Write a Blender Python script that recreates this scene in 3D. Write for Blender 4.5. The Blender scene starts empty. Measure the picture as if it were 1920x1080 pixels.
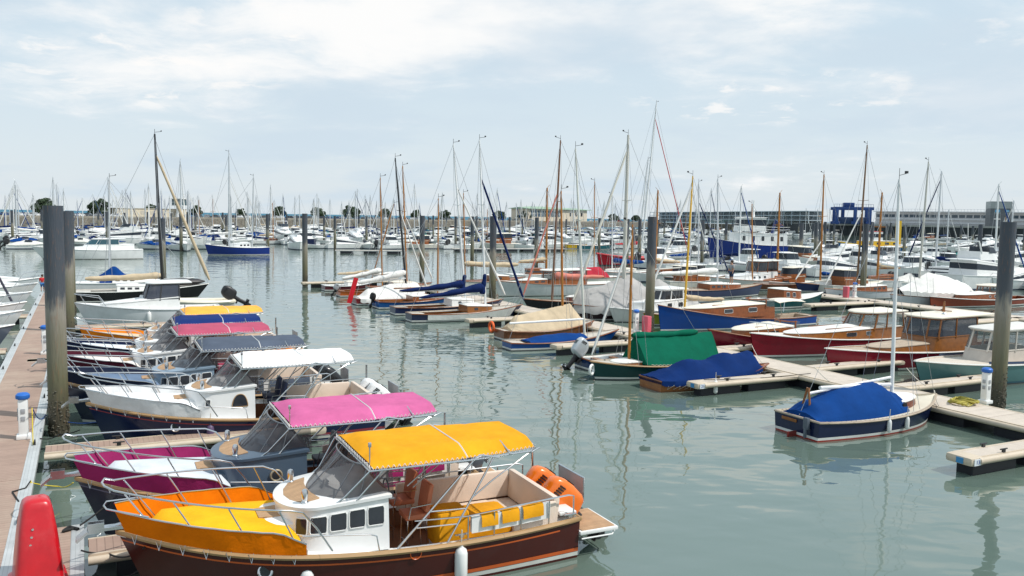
import bpy, bmesh, math, random
from mathutils import Vector, Matrix, noise
R = math.radians; PI = math.pi; rnd = random.Random(11)
sc = bpy.context.scene; COL = sc.collection

# ------------------------------------------------------------------ camera
F, H = 1600.0, 6.5                      # focal length in photo pixels, eye height in metres
TH, ROLL = math.atan(133/1600), R(.9)
M3 = Matrix.Rotation(PI/2-TH, 3, 'X') @ Matrix.Rotation(ROLL, 3, 'Z')
cd = bpy.data.cameras.new('camera'); cam = bpy.data.objects.new('camera', cd); COL.objects.link(cam)
cd.sensor_width = 36; cd.lens = 36*F/1920; cd.clip_start = .1; cd.clip_end = 30000
cam.matrix_world = Matrix.Translation((0, 0, H)) @ M3.to_4x4()
sc.camera = cam
CP = Vector((0, 0, H))
def ray(px, py): return M3 @ Vector(((px-960)/F, -(py-540)/F, -1))
def P(px, py, z=0):                     # photo pixel -> point at height z
    d = ray(px, py); return CP + d*((z-H)/d.z)
def AT(px, py, q):                      # photo pixel -> point as far off as q
    d = ray(px, py); return CP + d*(q.y/d.y)
M3I = M3.transposed()
def pix(p):
    c = M3I @ (Vector(p)-CP); return 960+F*c.x/-c.z, 540-F*c.y/-c.z

# ------------------------------------------------------------------ sun and sky
SUN = Vector((.83, -.20, 0)).normalized(); EL = R(53)
sv = Vector((SUN.x*math.cos(EL), SUN.y*math.cos(EL), math.sin(EL)))
ld = bpy.data.lights.new('sun', 'SUN'); ld.energy = 3.4; ld.angle = R(.6); ld.color = (1, .955, .89)
lo = bpy.data.objects.new('sun', ld); COL.objects.link(lo); lo.rotation_euler = (-sv).to_track_quat('-Z', 'Y').to_euler()
sc.view_settings.view_transform = 'Standard'; sc.view_settings.look = 'None'
sc.view_settings.exposure = 0.13; sc.view_settings.gamma = 1
W = bpy.data.worlds.new('World'); sc.world = W; W.use_nodes = True
def world():
    nt = W.node_tree; N = nt.nodes; K = nt.links.new
    for n in list(N): N.remove(n)
    def nd(t, **k):
        n = N.new(t)
        for a, b in k.items(): setattr(n, a, b)
        return n
    def mth(op, a, b=None):
        n = nd('ShaderNodeMath', operation=op)
        for i, x in enumerate((a, b)):
            if x is None: continue
            if isinstance(x, (int, float)): n.inputs[i].default_value = x
            else: K(x, n.inputs[i])
        return n.outputs[0]
    def mix(f, a, b):
        n = nd('ShaderNodeMix', data_type='RGBA')
        for s, x in ((0, f), (6, a), (7, b)):
            if isinstance(x, (int, float)): n.inputs[s].default_value = x
            elif isinstance(x, tuple): n.inputs[s].default_value = (*x, 1)
            else: K(x, n.inputs[s])
        return n.outputs[2]
    def ramp(f, a, b, e=None):
        n = nd('ShaderNodeMapRange', interpolation_type='SMOOTHERSTEP'); K(f, n.inputs[0])
        n.inputs[1].default_value = a; n.inputs[2].default_value = b; return n.outputs[0]
    sky = nd('ShaderNodeTexSky', sky_type='NISHITA', sun_disc=False, sun_elevation=EL,
             sun_rotation=math.atan2(SUN.x, SUN.y), air_density=1.0, dust_density=2.0, ozone_density=1.2)
    tc = nd('ShaderNodeTexCoord'); sp = nd('ShaderNodeSeparateXYZ'); K(tc.outputs['Generated'], sp.inputs[0])
    z = sp.outputs[2]; zc = mth('MAXIMUM', z, 0.0)
    # pale veil of high haze over the clear sky, thickest near the horizon
    hz = mth('POWER', mth('SUBTRACT', 1.0, zc), 5.0)
    veil = mix(hz, (5.5, 7.1, 8.25), (7.6, 8.2, 8.55))
    base = mix(.86, sky.outputs[0], veil)
    # clouds laid on a flat layer high overhead
    den = mth('ADD', zc, .16)
    cb = nd('ShaderNodeCombineXYZ'); K(mth('DIVIDE', sp.outputs[0], den), cb.inputs[0]); K(mth('DIVIDE', sp.outputs[1], den), cb.inputs[1])
    def fbm(scale, det, rough, off, dist=0.0):
        mp = nd('ShaderNodeMapping'); mp.inputs['Location'].default_value = off; K(cb.outputs[0], mp.inputs[0])
        n = nd('ShaderNodeTexNoise'); n.inputs['Scale'].default_value = scale; n.inputs['Detail'].default_value = det
        n.inputs['Roughness'].default_value = rough; n.inputs['Distortion'].default_value = dist
        K(mp.outputs[0], n.inputs['Vector']); return n.outputs[0]
    big = fbm(.75, 3, .5, (3.1, 1.2, 0)); fine = fbm(2.4, 9, .62, (7.7, 2.1, 0), .3)
    s = mth('ADD', mth('MULTIPLY', big, .62), mth('MULTIPLY', fine, .46))
    # the bright bank stands high in the middle of the view
    dx = mth('DIVIDE', mth('ADD', sp.outputs[0], .02), .42); dz = mth('DIVIDE', mth('SUBTRACT', z, .215), .10)
    bank = mth('SUBTRACT', 1.0, mth('MINIMUM', mth('ADD', mth('MULTIPLY', dx, dx), mth('MULTIPLY', dz, dz)), 1.0))
    s = mth('ADD', s, mth('MULTIPLY', bank, .17)); s = mth('SUBTRACT', s, mth('MULTIPLY', mth('SUBTRACT', 1.0, ramp(z, .02, .16)), .10))
    m1 = ramp(s, .49, .74)
    c1 = mix(m1, base, (9.0, 9.0, 8.95))
    puff = fbm(5.5, 10, .6, (1.3, 9.4, 0), .4); pm = ramp(puff, .50, .68)
    def blob(x0, z0, rx, rz):
        a = mth('DIVIDE', mth('SUBTRACT', sp.outputs[0], x0), rx); b_ = mth('DIVIDE', mth('SUBTRACT', z, z0), rz)
        return ramp(mth('SUBTRACT', 1.0, mth('ADD', mth('MULTIPLY', a, a), mth('MULTIPLY', b_, b_))), 0.0, .8)
    bl = mth('MAXIMUM', mth('MAXIMUM', blob(-.38, .15, .16, .05), blob(.30, .135, .20, .035)), mth('MAXIMUM', blob(-.28, .21, .10, .05), blob(.47, .19, .10, .02)))
    pm = mth('MULTIPLY', pm, bl)
    c2 = mix(mth('MULTIPLY', pm, .75), c1, (9.3, 9.1, 8.9))
    grey = mth('MULTIPLY', ramp(fbm(.9, 5, .55, (11.3, 4.2, 0)), .44, .66), .75)
    c3 = mix(grey, c2, (5.7, 6.75, 7.65))
    bg = nd('ShaderNodeBackground'); bg.inputs[1].default_value = .1; K(c3, bg.inputs[0])
    out = nd('ShaderNodeOutputWorld'); K(bg.outputs[0], out.inputs[0])
world()
sc.cycles.max_bounces = 8; sc.cycles.transparent_max_bounces = 16; sc.cycles.caustics_reflective = False

# ------------------------------------------------------------------ materials
def lin(c): return tuple((x/12.92 if x <= .04045 else ((x+.055)/1.055)**2.4) for x in c)
def hx(h): return lin(tuple(int(h[i:i+2], 16)/255 for i in (0, 2, 4)))
MATS = {}
def mat(c, rough=.45, metal=0, var=.12, scale=2.5, coat=0, alpha=1, bump=0, bscale=30, stripe=None, trans=0, stain=None, spec=.5):
    """paint, cloth, varnish, metal: a base colour with faint noise, optional grain/planks (stripe), weave bump and stain"""
    if isinstance(c, str): c = hx(c)
    key = (c, rough, metal, var, scale, coat, alpha, bump, bscale, stripe, trans, stain, spec)
    if key in MATS: return MATS[key]
    m = bpy.data.materials.new('surface'); m.use_nodes = True; nt = m.node_tree; N = nt.nodes; K = nt.links.new
    b = N['Principled BSDF']; b.inputs['Roughness'].default_value = rough; b.inputs['Metallic'].default_value = metal
    b.inputs['Coat Weight'].default_value = coat; b.inputs['Alpha'].default_value = alpha
    if trans: b.inputs['Transmission Weight'].default_value = trans
    tc = N.new('ShaderNodeTexCoord'); tn = N.new('ShaderNodeTexNoise'); K(tc.outputs['Object'], tn.inputs['Vector']); b.inputs['Specular IOR Level'].default_value = spec
    tn.inputs['Scale'].default_value = scale; tn.inputs['Detail'].default_value = 6; tn.inputs['Roughness'].default_value = .6
    def mx(f, a, bb, typ='MIX'):
        n = N.new('ShaderNodeMix'); n.data_type = 'RGBA'; n.blend_type = typ
        for s, x in ((0, f), (6, a), (7, bb)):
            if isinstance(x, (int, float)): n.inputs[s].default_value = x
            elif isinstance(x, tuple): n.inputs[s].default_value = (*x[:3], 1)
            else: K(x, n.inputs[s])
        return n.outputs[2]
    lo_, hi_ = tuple(x*(1-var) for x in c), tuple(min(.95, x*(1+var*.7)) for x in c)
    rp = N.new('ShaderNodeMapRange'); K(tn.outputs[0], rp.inputs[0]); rp.inputs[1].default_value = .3; rp.inputs[2].default_value = .7
    col = mx(rp.outputs[0], lo_, hi_)
    if stripe:                                              # (axis, per metre, line width, darkness)
        ax, per, wd, dk = stripe
        sp = N.new('ShaderNodeSeparateXYZ'); K(tc.outputs['Object'], sp.inputs[0])
        def mt(op, a, bb):
            n = N.new('ShaderNodeMath'); n.operation = op
            for i, x in enumerate((a, bb)):
                if isinstance(x, (int, float)): n.inputs[i].default_value = x
                else: K(x, n.inputs[i])
            return n.outputs[0]
        q = mt('MULTIPLY', sp.outputs[ax], per)
        fl = mt('FLOOR', q, 0); fr = mt('FRACT', q, 0)
        wn = N.new('ShaderNodeTexWhiteNoise'); wn.noise_dimensions = '1D'; K(fl, wn.inputs['W'])
        col = mx(mt('MULTIPLY', wn.outputs[0], .22), col, tuple(x*.55 for x in c))
        col = mx(mt('MULTIPLY', mt('LESS_THAN', fr, wd), dk), col, tuple(x*.25 for x in c))
    if stain:                                               # (colour, amount, scale)
        t2 = N.new('ShaderNodeTexNoise'); K(tc.outputs['Object'], t2.inputs['Vector']); t2.inputs['Scale'].default_value = stain[2]
        t2.inputs['Detail'].default_value = 8; t2.inputs['Roughness'].default_value = .7
        r2 = N.new('ShaderNodeMapRange'); K(t2.outputs[0], r2.inputs[0]); r2.inputs[1].default_value = .48; r2.inputs[2].default_value = .68; r2.inputs[4].default_value = stain[1]
        col = mx(r2.outputs[0], col, stain[0])
    K(col, b.inputs['Base Color'])
    if bump:
        t3 = N.new('ShaderNodeTexNoise'); K(tc.outputs['Object'], t3.inputs['Vector']); t3.inputs['Scale'].default_value = bscale; t3.inputs['Detail'].default_value = 4
        bm = N.new('ShaderNodeBump'); bm.inputs['Strength'].default_value = bump; bm.inputs['Distance'].default_value = .02
        K(t3.outputs[0], bm.inputs['Height']); K(bm.outputs[0], b.inputs['Normal'])
    MATS[key] = m; return m
def gloss(c): return mat(c, .2, coat=.08, var=.10, scale=1.3, spec=.35, stain=(tuple(x*.7+.02 for x in (hx(c) if isinstance(c, str) else c)), .35, 1.8))                     # hull paint
def cloth(c): return mat(c, .85, var=.16, scale=1.7, bump=.5, bscale=9, spec=.12)              # canvas
def wood(c='9a5f28'): return mat(c, .35, var=.3, scale=6, coat=.2, stripe=(2, 11, .06, .35))
def teak(c='b89470'): return mat(c, .7, var=.18, scale=5, stripe=(1, 16, .16, .5))
WHITE = mat((.80, .80, .785), .3, var=.05, coat=.2, stain=((.55, .53, .48), .25, 1.2))
CREAM = mat((.78, .72, .60), .45, var=.06)
STEEL = mat((.62, .63, .64), .22, 1, var=.05)
WIRE = mat((.42, .43, .44), .4, .6, var=.02)
ROPE = mat((.62, .58, .50), .9, var=.2, scale=20)
BLACK = mat((.018, .018, .02), .4)
DARK = mat((.03, .033, .04), .12, coat=.3, var=.3)                                  # dark window glass
GLASS = mat((.10, .13, .14), .05, alpha=.45, var=.2)
SMOKE = mat((.06, .045, .045), .06, alpha=.62, var=.15)
RUBBER = mat((.022, .022, .024), .6)
BEIGE = mat((.56, .47, .36), .55, var=.08, stain=((.40, .34, .26), .4, 1.5))         # pontoon fender profile
DECKING = mat((.60, .52, .43), .8, var=.12, stripe=(0, 7, .13, .5), stain=((.36, .30, .25), .35, .8))

# ------------------------------------------------------------------ mesh helper
class MB:
    def __init__(s): s.v = []; s.f = []; s.m = []
    def add(s, vs, fs, m=0):
        o = len(s.v); s.v += [Vector(v) for v in vs]
        for f in fs: s.f.append([i+o for i in f]); s.m.append(m)
        return s
    def box(s, c, d, m=0, rz=0, bev=0, ry=0, rx=0):
        x, y, z = (q/2 for q in d)
        bm = bmesh.new(); bmesh.ops.create_cube(bm, size=1, matrix=Matrix.Diagonal((*d, 1)))
        if bev: bmesh.ops.bevel(bm, geom=bm.edges[:], offset=bev, segments=2, affect='EDGES', profile=.6)
        T = Matrix.Translation(c) @ Matrix.Rotation(rz, 4, 'Z') @ Matrix.Rotation(ry, 4, 'Y') @ Matrix.Rotation(rx, 4, 'X')
        bm.verts.index_update()
        s.add([T @ v.co for v in bm.verts], [[v.index for v in f.verts] for f in bm.faces], m); bm.free(); return s
    def tube(s, pts, r, n=6, m=0, closed=False):
        pts = [Vector(p) for p in pts]; k = len(pts)
        rs = r if isinstance(r, (list, tuple)) else [r]*k
        rings = []; up = None
        for i, p in enumerate(pts):
            a = pts[(i-1) % k] if (closed or i) else p
            b = pts[(i+1) % k] if (closed or i < k-1) else p
            t = (b-a); t = t.normalized() if t.length > 1e-9 else Vector((0, 0, 1))
            if up is None: up = Vector((0, 0, 1)) if abs(t.z) < .9 else Vector((1, 0, 0))
            u = t.cross(up)
            if u.length < 1e-4: u = t.cross(Vector((0, 1, .1)))
            u.normalize(); w = u.cross(t); up = w
            rings.append([p+(u*math.cos(2*PI*j/n)+w*math.sin(2*PI*j/n))*rs[i] for j in range(n)])
        s.loft(rings, m, cap=not closed, wrap=closed); return s
    def loft(s, rings, m=0, cap=True, wrap=False, closed=True, capm=None):
        n = len(rings[0]); vs = [v for r in rings for v in r]; fs = []
        for i in range(len(rings)-(0 if wrap else 1)):
            a, b = i*n, ((i+1) % len(rings))*n
            for j in range(n if closed else n-1):
                k = (j+1) % n; fs.append([a+j, a+k, b+k, b+j])
        s.add(vs, fs, m)
        if cap:
            o = len(s.v)-len(vs)
            s.f.append([o+j for j in range(n)][::-1]); s.m.append(m if capm is None else capm)
            s.f.append([o+(len(rings)-1)*n+j for j in range(n)]); s.m.append(m if capm is None else capm)
        return s
    def grid(s, rows, m=0, thick=0):
        rows = [[Vector(p) for p in r] for r in rows]
        nr, nc = len(rows), len(rows[0])
        fs = [[i*nc+j, i*nc+j+1, (i+1)*nc+j+1, (i+1)*nc+j] for i in range(nr-1) for j in range(nc-1)]
        s.add([p for r in rows for p in r], fs, m)
        if thick:
            s.add([p-Vector((0, 0, thick)) for r in rows for p in r], [f[::-1] for f in fs], m)
            N = nr*nc; o = len(s.v)-2*N
            rim = [j for j in range(nc)]+[i*nc+nc-1 for i in range(1, nr)]+[(nr-1)*nc+j for j in range(nc-2, -1, -1)]+[i*nc for i in range(nr-2, 0, -1)]
            for a, b in zip(rim, rim[1:]+rim[:1]): s.f.append([o+b, o+a, o+a+N, o+b+N]); s.m.append(m)
        return s
    def prism(s, poly, z0, z1, m=0):
        n = len(poly); return s.loft([[Vector((x, y, z0)) for x, y in poly], [Vector((x, y, z1)) for x, y in poly]], m)
    def lathe(s, prof, c=(0, 0, 0), n=14, m=0):
        c = Vector(c)
        return s.loft([[c+Vector((r*math.cos(2*PI*j/n), r*math.sin(2*PI*j/n), z)) for j in range(n)] for r, z in prof], m)
    def rib(s, pts, h, m=0):                       # upright ribbon
        return s.grid([pts, [Vector(p)+Vector((0, 0, h)) for p in pts]], m)
    def build(s, name, mats, parent=None, smooth=38, rec=True):
        me = bpy.data.meshes.new(name); me.from_pydata(s.v, [], s.f)
        mats = mats if isinstance(mats, (list, tuple)) else [mats]
        for m in mats: me.materials.append(m)
        me.polygons.foreach_set('material_index', [min(i, len(mats)-1) for i in s.m])
        if rec:
            bm = bmesh.new(); bm.from_mesh(me); bmesh.ops.recalc_face_normals(bm, faces=bm.faces[:]); bm.to_mesh(me); bm.free()
        if smooth:
            me.polygons.foreach_set('use_smooth', [True]*len(me.polygons)); me.set_sharp_from_angle(angle=R(smooth))
        me.update()
        o = bpy.data.objects.new(name, me); COL.objects.link(o)
        if parent: o.parent = parent
        return o
def tag(o, label=None, cat=None, group=None, kind=None):
    if label: o['label'] = label
    if cat: o['category'] = cat
    if group: o['group'] = group
    if kind: o['kind'] = kind
    return o
def thing(name, label, cat, loc=(0, 0, 0), rz=0, group=None):
    o = bpy.data.objects.new(name, None); o.empty_display_size = .3; COL.objects.link(o)
    o.location = loc; o.rotation_euler = (0, 0, rz); return tag(o, label, cat, group)
def dup(root, loc, rz, label=None, group=None, scale=1):
    r = root.copy(); COL.objects.link(r); r.location = loc; r.rotation_euler = (0, 0, rz); r.scale = (scale,)*3
    if label: r['label'] = label
    if group: r['group'] = group
    for ch in list(root.children):
        c = ch.copy(); COL.objects.link(c); c.parent = r
        for g in ch.children:
            d = g.copy(); COL.objects.link(d); d.parent = c
    return r
def single(name, mb, m, label, cat, group=None, smooth=38): return tag(mb.build(name, m, None, smooth), label, cat, group)
def lerp(a, b, t): return a+(b-a)*t
def text_mesh(s, size, m, name, parent, loc, rot):
    cu = bpy.data.curves.new('t', 'FONT'); cu.body = s; cu.size = size; cu.align_x = 'CENTER'; cu.align_y = 'CENTER'; cu.extrude = .002
    t = bpy.data.objects.new('t', cu); COL.objects.link(t); bpy.context.view_layer.update()
    me = bpy.data.meshes.new_from_object(t.evaluated_get(bpy.context.evaluated_depsgraph_get())); bpy.data.objects.remove(t)
    me.materials.clear(); me.materials.append(m); o = bpy.data.objects.new(name, me); COL.objects.link(o); o.parent = parent
    o.location = loc; o.rotation_euler = rot; return o
# ------------------------------------------------------------------ directions of the marina grid
GA = math.atan2(803, 1600)              # main pontoons run off to the left by this angle
DV = Vector((-math.sin(GA), math.cos(GA), 0)); RV = Vector((math.cos(GA), math.sin(GA), 0))

# ------------------------------------------------------------------ water, the sea beyond
def water():
    m = bpy.data.materials.new('water'); m.use_nodes = True; nt = m.node_tree; N = nt.nodes; K = nt.links.new
    b = N['Principled BSDF']; b.inputs['Roughness'].default_value = .02; b.inputs['IOR'].default_value = 1.95
    tc = N.new('ShaderNodeTexCoord')
    def tex(scale, sx, sy, rot, det, dist=0):
        mp = N.new('ShaderNodeMapping'); mp.inputs['Scale'].default_value = (sx, sy, 1); mp.inputs['Rotation'].default_value = (0, 0, rot)
        K(tc.outputs['Object'], mp.inputs[0]); t = N.new('ShaderNodeTexNoise'); t.inputs['Scale'].default_value = scale
        t.inputs['Detail'].default_value = det; t.inputs['Roughness'].default_value = .45; t.inputs['Distortion'].default_value = dist
        K(mp.outputs[0], t.inputs['Vector']); return t.outputs[0]
    def mth(op, a, bb):
        n = N.new('ShaderNodeMath'); n.operation = op
        for i, x in enumerate((a, bb)):
            if isinstance(x, (int, float)): n.inputs[i].default_value = x
            else: K(x, n.inputs[i])
        return n.outputs[0]
    w1 = tex(.55, .8, 1.2, .3, 1.5); w2 = tex(1.35, .75, 1.25, -.2, 1, .3); w3 = tex(4.5, .7, 1.4, .1, 1)
    # wind patches: some of the basin lies smoother
    pt = N.new('ShaderNodeMapRange'); K(tex(.045, 1, 1.6, .4, 3), pt.inputs[0]); pt.inputs[1].default_value = .40; pt.inputs[2].default_value = .62
    pt.inputs[3].default_value = .35; pt.inputs[4].default_value = 1.0
    sm = mth('ADD', mth('MULTIPLY', w1, .05), mth('MULTIPLY', mth('ADD', mth('MULTIPLY', w2, .024), mth('MULTIPLY', w3, .0014)), pt.outputs[0]))
    bp = N.new('ShaderNodeBump'); bp.inputs['Strength'].default_value = 1; bp.inputs['Distance'].default_value = 1.0; K(sm, bp.inputs['Height']); K(bp.outputs[0], b.inputs['Normal'])
    cr = N.new('ShaderNodeMix'); cr.data_type = 'RGBA'; K(tex(.08, 1, 1, 0, 4), cr.inputs[0])
    cr.inputs[6].default_value = (.100, .150, .128, 1); cr.inputs[7].default_value = (.125, .165, .136, 1); K(cr.outputs[2], b.inputs['Base Color'])
    mb = MB(); s = 9000
    mb.add([(-s, -60, 0), (s, -60, 0), (s, s*1.5, 0), (-s, s*1.5, 0)], [[0, 1, 2, 3]])
    tag(mb.build('water', m, smooth=0), kind='structure')
water()

# ------------------------------------------------------------------ hulls
class Hull:
    """x from 0 (transom) to L (stem head), y to port, z up from the waterline"""
    def __init__(s, L, B, fs, fm, fb, tr=.75, peak=.42, p=2.2, rake=.45, draft=.3, flare=.22, bul=.06, cock=None, cw=.7, floor=.15, n=26):
        s.L, s.B, s.fs, s.fm, s.fb, s.tr, s.peak, s.p, s.rake, s.draft, s.flare, s.bul = L, B, fs, fm, fb, tr, peak, p, rake, draft, flare, bul
        s.cock, s.cw, s.floor, s.n = cock, cw, floor, n
    def hb(s, t):
        k = s.peak
        q = s.tr+(1-s.tr)*math.sin(PI/2*t/k) if t < k else 1-((t-k)/(1-k))**s.p
        return max(.025, q*s.B/2)
    def zs(s, t):
        m = .42; a, b, c = s.fs, s.fm, s.fb
        return a*(t-m)*(t-1)/m + b*t*(t-1)/(m*(m-1)) + c*t*(t-m)/(1-m)
    def X(s, t, z): return s.L*t - s.rake*(1-z/s.fb)*t**4
    def pt(s, t, side, dz=0, out=0):
        z = s.zs(t)+dz; return Vector((s.X(t, z), side*(s.hb(t)+out), z))
    def side(s, t, z, sd=1, out=0):                # point on the topsides
        zs = s.zs(t); u = max(0, (zs-z)/(zs+.05)); fl = .07+s.flare*t**2*1.8
        return Vector((s.X(t, z), sd*(s.hb(t)*(1-fl*u**1.3)+out), z))
    def build(s, par, top, boot, bottom, deck, rail, well=None, stripe=None, rub=.035, railcap=None):
        n = s.n; ts = [i/n for i in range(n+1)]; mb = MB()
        rows = []
        for t in ts:
            zs = s.zs(t); zz = [zs]+([zs-.16, zs-.19] if stripe else [lerp(zs, .13, .2)])+[lerp(zs, .13, q) for q in (.45, .7, .88)]+[.13, .05, -.06, -s.draft]
            rows.append(zz)
        k = len(rows[0])
        for sd in (1, -1):
            g = [[(s.side(t, z, sd) if j < k-1 else Vector((s.X(t, z), sd*s.hb(t)*.35, z))) for j, z in enumerate(rows[i])] for i, t in enumerate(ts)]
            o = len(mb.v); mb.v += [p for r in g for p in r]
            for i in range(n):
                for j in range(k-1):
                    mb.f.append([o+i*k+j, o+i*k+j+1, o+(i+1)*k+j+1, o+(i+1)*k+j])
                    mb.m.append(2 if j >= k-3 else 1 if j == k-4 else 3 if (stripe and j == 1 and i > 1) else 0)
        g = [[s.side(0, z, 1), s.side(0, z, -1)] for z in rows[0]]
        for j in range(k-1): mb.add([g[j][0], g[j][1], g[j+1][1], g[j+1][0]], [[0, 1, 2, 3]], 2 if j >= k-3 else 1 if j == k-4 else 0)
        hull = mb.build('hull', [top, boot, bottom, stripe or top], par, 30)
        # deck with a cockpit well
        mb = MB(); c0, c1 = s.cock or (9, 9); i0 = round(c0*n); i1 = round(c1*n)
        pr = []
        for i, t in enumerate(ts):
            zs = s.zs(t); zd = zs-s.bul; x = s.X(t, zs); yo = max(.012, s.hb(t)-.05); c = max(.005, min(s.cw, yo-.13 if yo > .2 else yo*.5))
            pr.append((x, yo, c, zd, zs, s.hb(t)))
        for i in range(n):
            a, b = pr[i], pr[i+1]; inw = s.cock and i0 <= i < i1
            for sd in (1, -1):
                mb.add([(a[0], sd*a[5], a[4]), (b[0], sd*b[5], b[4]), (b[0], sd*b[1], b[4]), (a[0], sd*a[1], a[4])], [[0, 1, 2, 3]], 2)
                mb.add([(a[0], sd*a[1], a[4]), (b[0], sd*b[1], b[4]), (b[0], sd*b[1], b[3]), (a[0], sd*a[1], a[3])], [[0, 1, 2, 3]], 0)
                mb.add([(a[0], sd*a[1], a[3]), (b[0], sd*b[1], b[3]), (b[0], sd*b[2], b[3]+.02), (a[0], sd*a[2], a[3]+.02)], [[0, 1, 2, 3]], 0)
                if inw: mb.add([(a[0], sd*a[2], a[3]+.02), (b[0], sd*b[2], b[3]+.02), (b[0], sd*b[2], s.floor), (a[0], sd*a[2], s.floor)], [[0, 1, 2, 3]], 1)
            za, zb = (s.floor, s.floor) if inw else (a[3]+.02, b[3]+.02)
            cm = 0 if inw else .03
            for sd in (1, -1): mb.add([(a[0], sd*a[2], za), (b[0], sd*b[2], zb), (b[0], 0, zb+cm), (a[0], 0, za+cm)], [[0, 1, 2, 3]], 1 if inw else 0)
            if inw and i in (i0, i1-1):
                q = a if i == i0 else b
                mb.add([(q[0], q[2], q[3]+.05), (q[0], -q[2], q[3]+.05), (q[0], -q[2], s.floor), (q[0], q[2], s.floor)], [[0, 1, 2, 3]], 1)
        mb.add([(pr[0][0], pr[0][5], pr[0][4]), (pr[0][0], -pr[0][5], pr[0][4]), (pr[0][0]+.05, -pr[0][1], pr[0][4]), (pr[0][0]+.05, pr[0][1], pr[0][4])], [[0, 1, 2, 3]], 2)
        mb.add([(pr[0][0]+.05, pr[0][1], pr[0][4]), (pr[0][0]+.05, -pr[0][1], pr[0][4]), (pr[0][0]+.05, -pr[0][1], pr[0][3]), (pr[0][0]+.05, pr[0][1], pr[0][3])], [[0, 1, 2, 3]], 0)
        mb.build('deck', [deck, well or deck, railcap or rail], par, 30)
        mb = MB(); path = [s.pt(t, 1, -.03, .012) for t in ts]+[s.pt(t, -1, -.03, .012) for t in ts[::-1]]
        mb.tube(path, rub, 6, closed=True); mb.build('rub_rail', rail, par, 50)
        return hull
    def path(s, t0, t1, sd=1, dz=0, out=0, n=12): return [s.pt(lerp(t0, t1, i/n), sd, dz, out) for i in range(n+1)]

class Trunk:
    """a cabin side wrapped round a plan outline; s runs along the port side, round the nose, back along starboard"""
    def __init__(s, x0, x1, w0, w1, nose, z0, h0, h1, inset=.08, rake=.0, n=8):
        half = [(x0, w0), (lerp(x0, x1-nose, .33), lerp(w0, w1, .33)), (lerp(x0, x1-nose, .66), lerp(w0, w1, .66)), (x1-nose, w1)]
        half += [(x1-nose+nose*math.sin(k/n*PI/2), w1*math.cos(k/n*PI/2)) for k in range(1, n+1)]
        s.pl = half+[(x, -y) for x, y in half[-2::-1]]
        s.x0, s.x1, s.z0, s.h0, s.h1, s.inset, s.rake = x0, x1, z0, h0, h1, inset, rake
        s.cum = [0]
        for a, b in zip(s.pl, s.pl[1:]): s.cum.append(s.cum[-1]+math.hypot(b[0]-a[0], b[1]-a[1]))
        s.len = s.cum[-1]
    def top(s, x): return s.z0+lerp(s.h0, s.h1, (x-s.x0)/(s.x1-s.x0))
    def xf(s, x, y, f, off=0):
        sc_ = 1-s.inset*f; q = (x-s.x0)/(s.x1-s.x0)
        return Vector((x-s.rake*f*q**1.5, y*sc_, lerp(s.z0, s.top(x), f)))
    def pt(s, d, f, off=0):
        d = min(max(d, 0), s.len-1e-6); i = 0
        while s.cum[i+1] < d: i += 1
        a, b = s.pl[i], s.pl[i+1]; q = (d-s.cum[i])/(s.cum[i+1]-s.cum[i]); tx, ty = b[0]-a[0], b[1]-a[1]; L = math.hypot(tx, ty)
        # walking forward on port: outside is +y, i.e. to the left of travel
        return s.xf(a[0]+tx*q-ty/L*off, a[1]+ty*q+tx/L*off, f)
    def walls(s, mb, m=0, f0=0, f1=1, back=True):
        rg = [[s.xf(x, y, f) for x, y in s.pl] for f in (f0, lerp(f0, f1, .5), f1)]
        mb.loft(rg, m, cap=False, closed=back)
    def roof(s, mb, m=0, over=.04, camber=.08, thick=.04, f=1, aft=0, fore=0):
        cx = (s.x0+s.x1)/2; hl = (s.x1-s.x0)/2
        base = [s.xf(x, y, f) for x, y in s.pl]
        def ring(k, dz, o=0):
            out = []
            for p in base:
                q = (p.x-cx)/hl; ex = (fore if q > 0 else aft)*abs(q)
                out.append(Vector((cx+(p.x-cx)*k*(1+o/hl)+math.copysign(ex, q)*k, p.y*k*(1+o/max(.3, abs(base[0].y))), p.z*1+dz)))
            return out
        rg = [ring(1, -.002, over), ring(1, thick, over), ring(.93, thick+camber*.35, over), ring(.7, thick+camber*.75), ring(.35, thick+camber*.97), ring(.02, thick+camber)]
        mb.loft(rg, m, cap=True)
    def window(s, d0, d1, f0, f1, par, gl=None, frame=None, off=.012, rnd=.14, n=14, arch=False):
        mb = MB(); rows = [[], []]; L = d1-d0
        for i in range(n+1):
            q = i/n; e = abs(2*q-1)
            k = (1-max(0, (e-(1-rnd))/rnd)**4*.28) if not arch else 1
            fm_, fh = (f0+f1)/2, (f1-f0)/2*k
            lo = f0 if arch else fm_-fh; hi = f0+(f1-f0)*math.sqrt(max(.04, 1-e**2.4)) if arch else fm_+fh
            rows[0].append(s.pt(d0+L*q, lo, off)); rows[1].append(s.pt(d0+L*q, hi, off))
        mb.grid(rows); o = mb.build('window', gl or DARK, par)
        if frame:
            fr = MB(); fr.tube(rows[0]+rows[1][::-1], .011, 5, closed=True); f = fr.build('window_frame', frame, par)
        return o
def mirror_windows(tk, par, spec, gl=None, frame=None):    # spec: (d0, d1, f0, f1[, arch])
    for w in spec:
        ar = len(w) > 4
        tk.window(w[0], w[1], w[2], w[3], par, gl, frame, arch=ar); tk.window(tk.len-w[1], tk.len-w[0], w[2], w[3], par, gl, frame, arch=ar)

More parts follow.
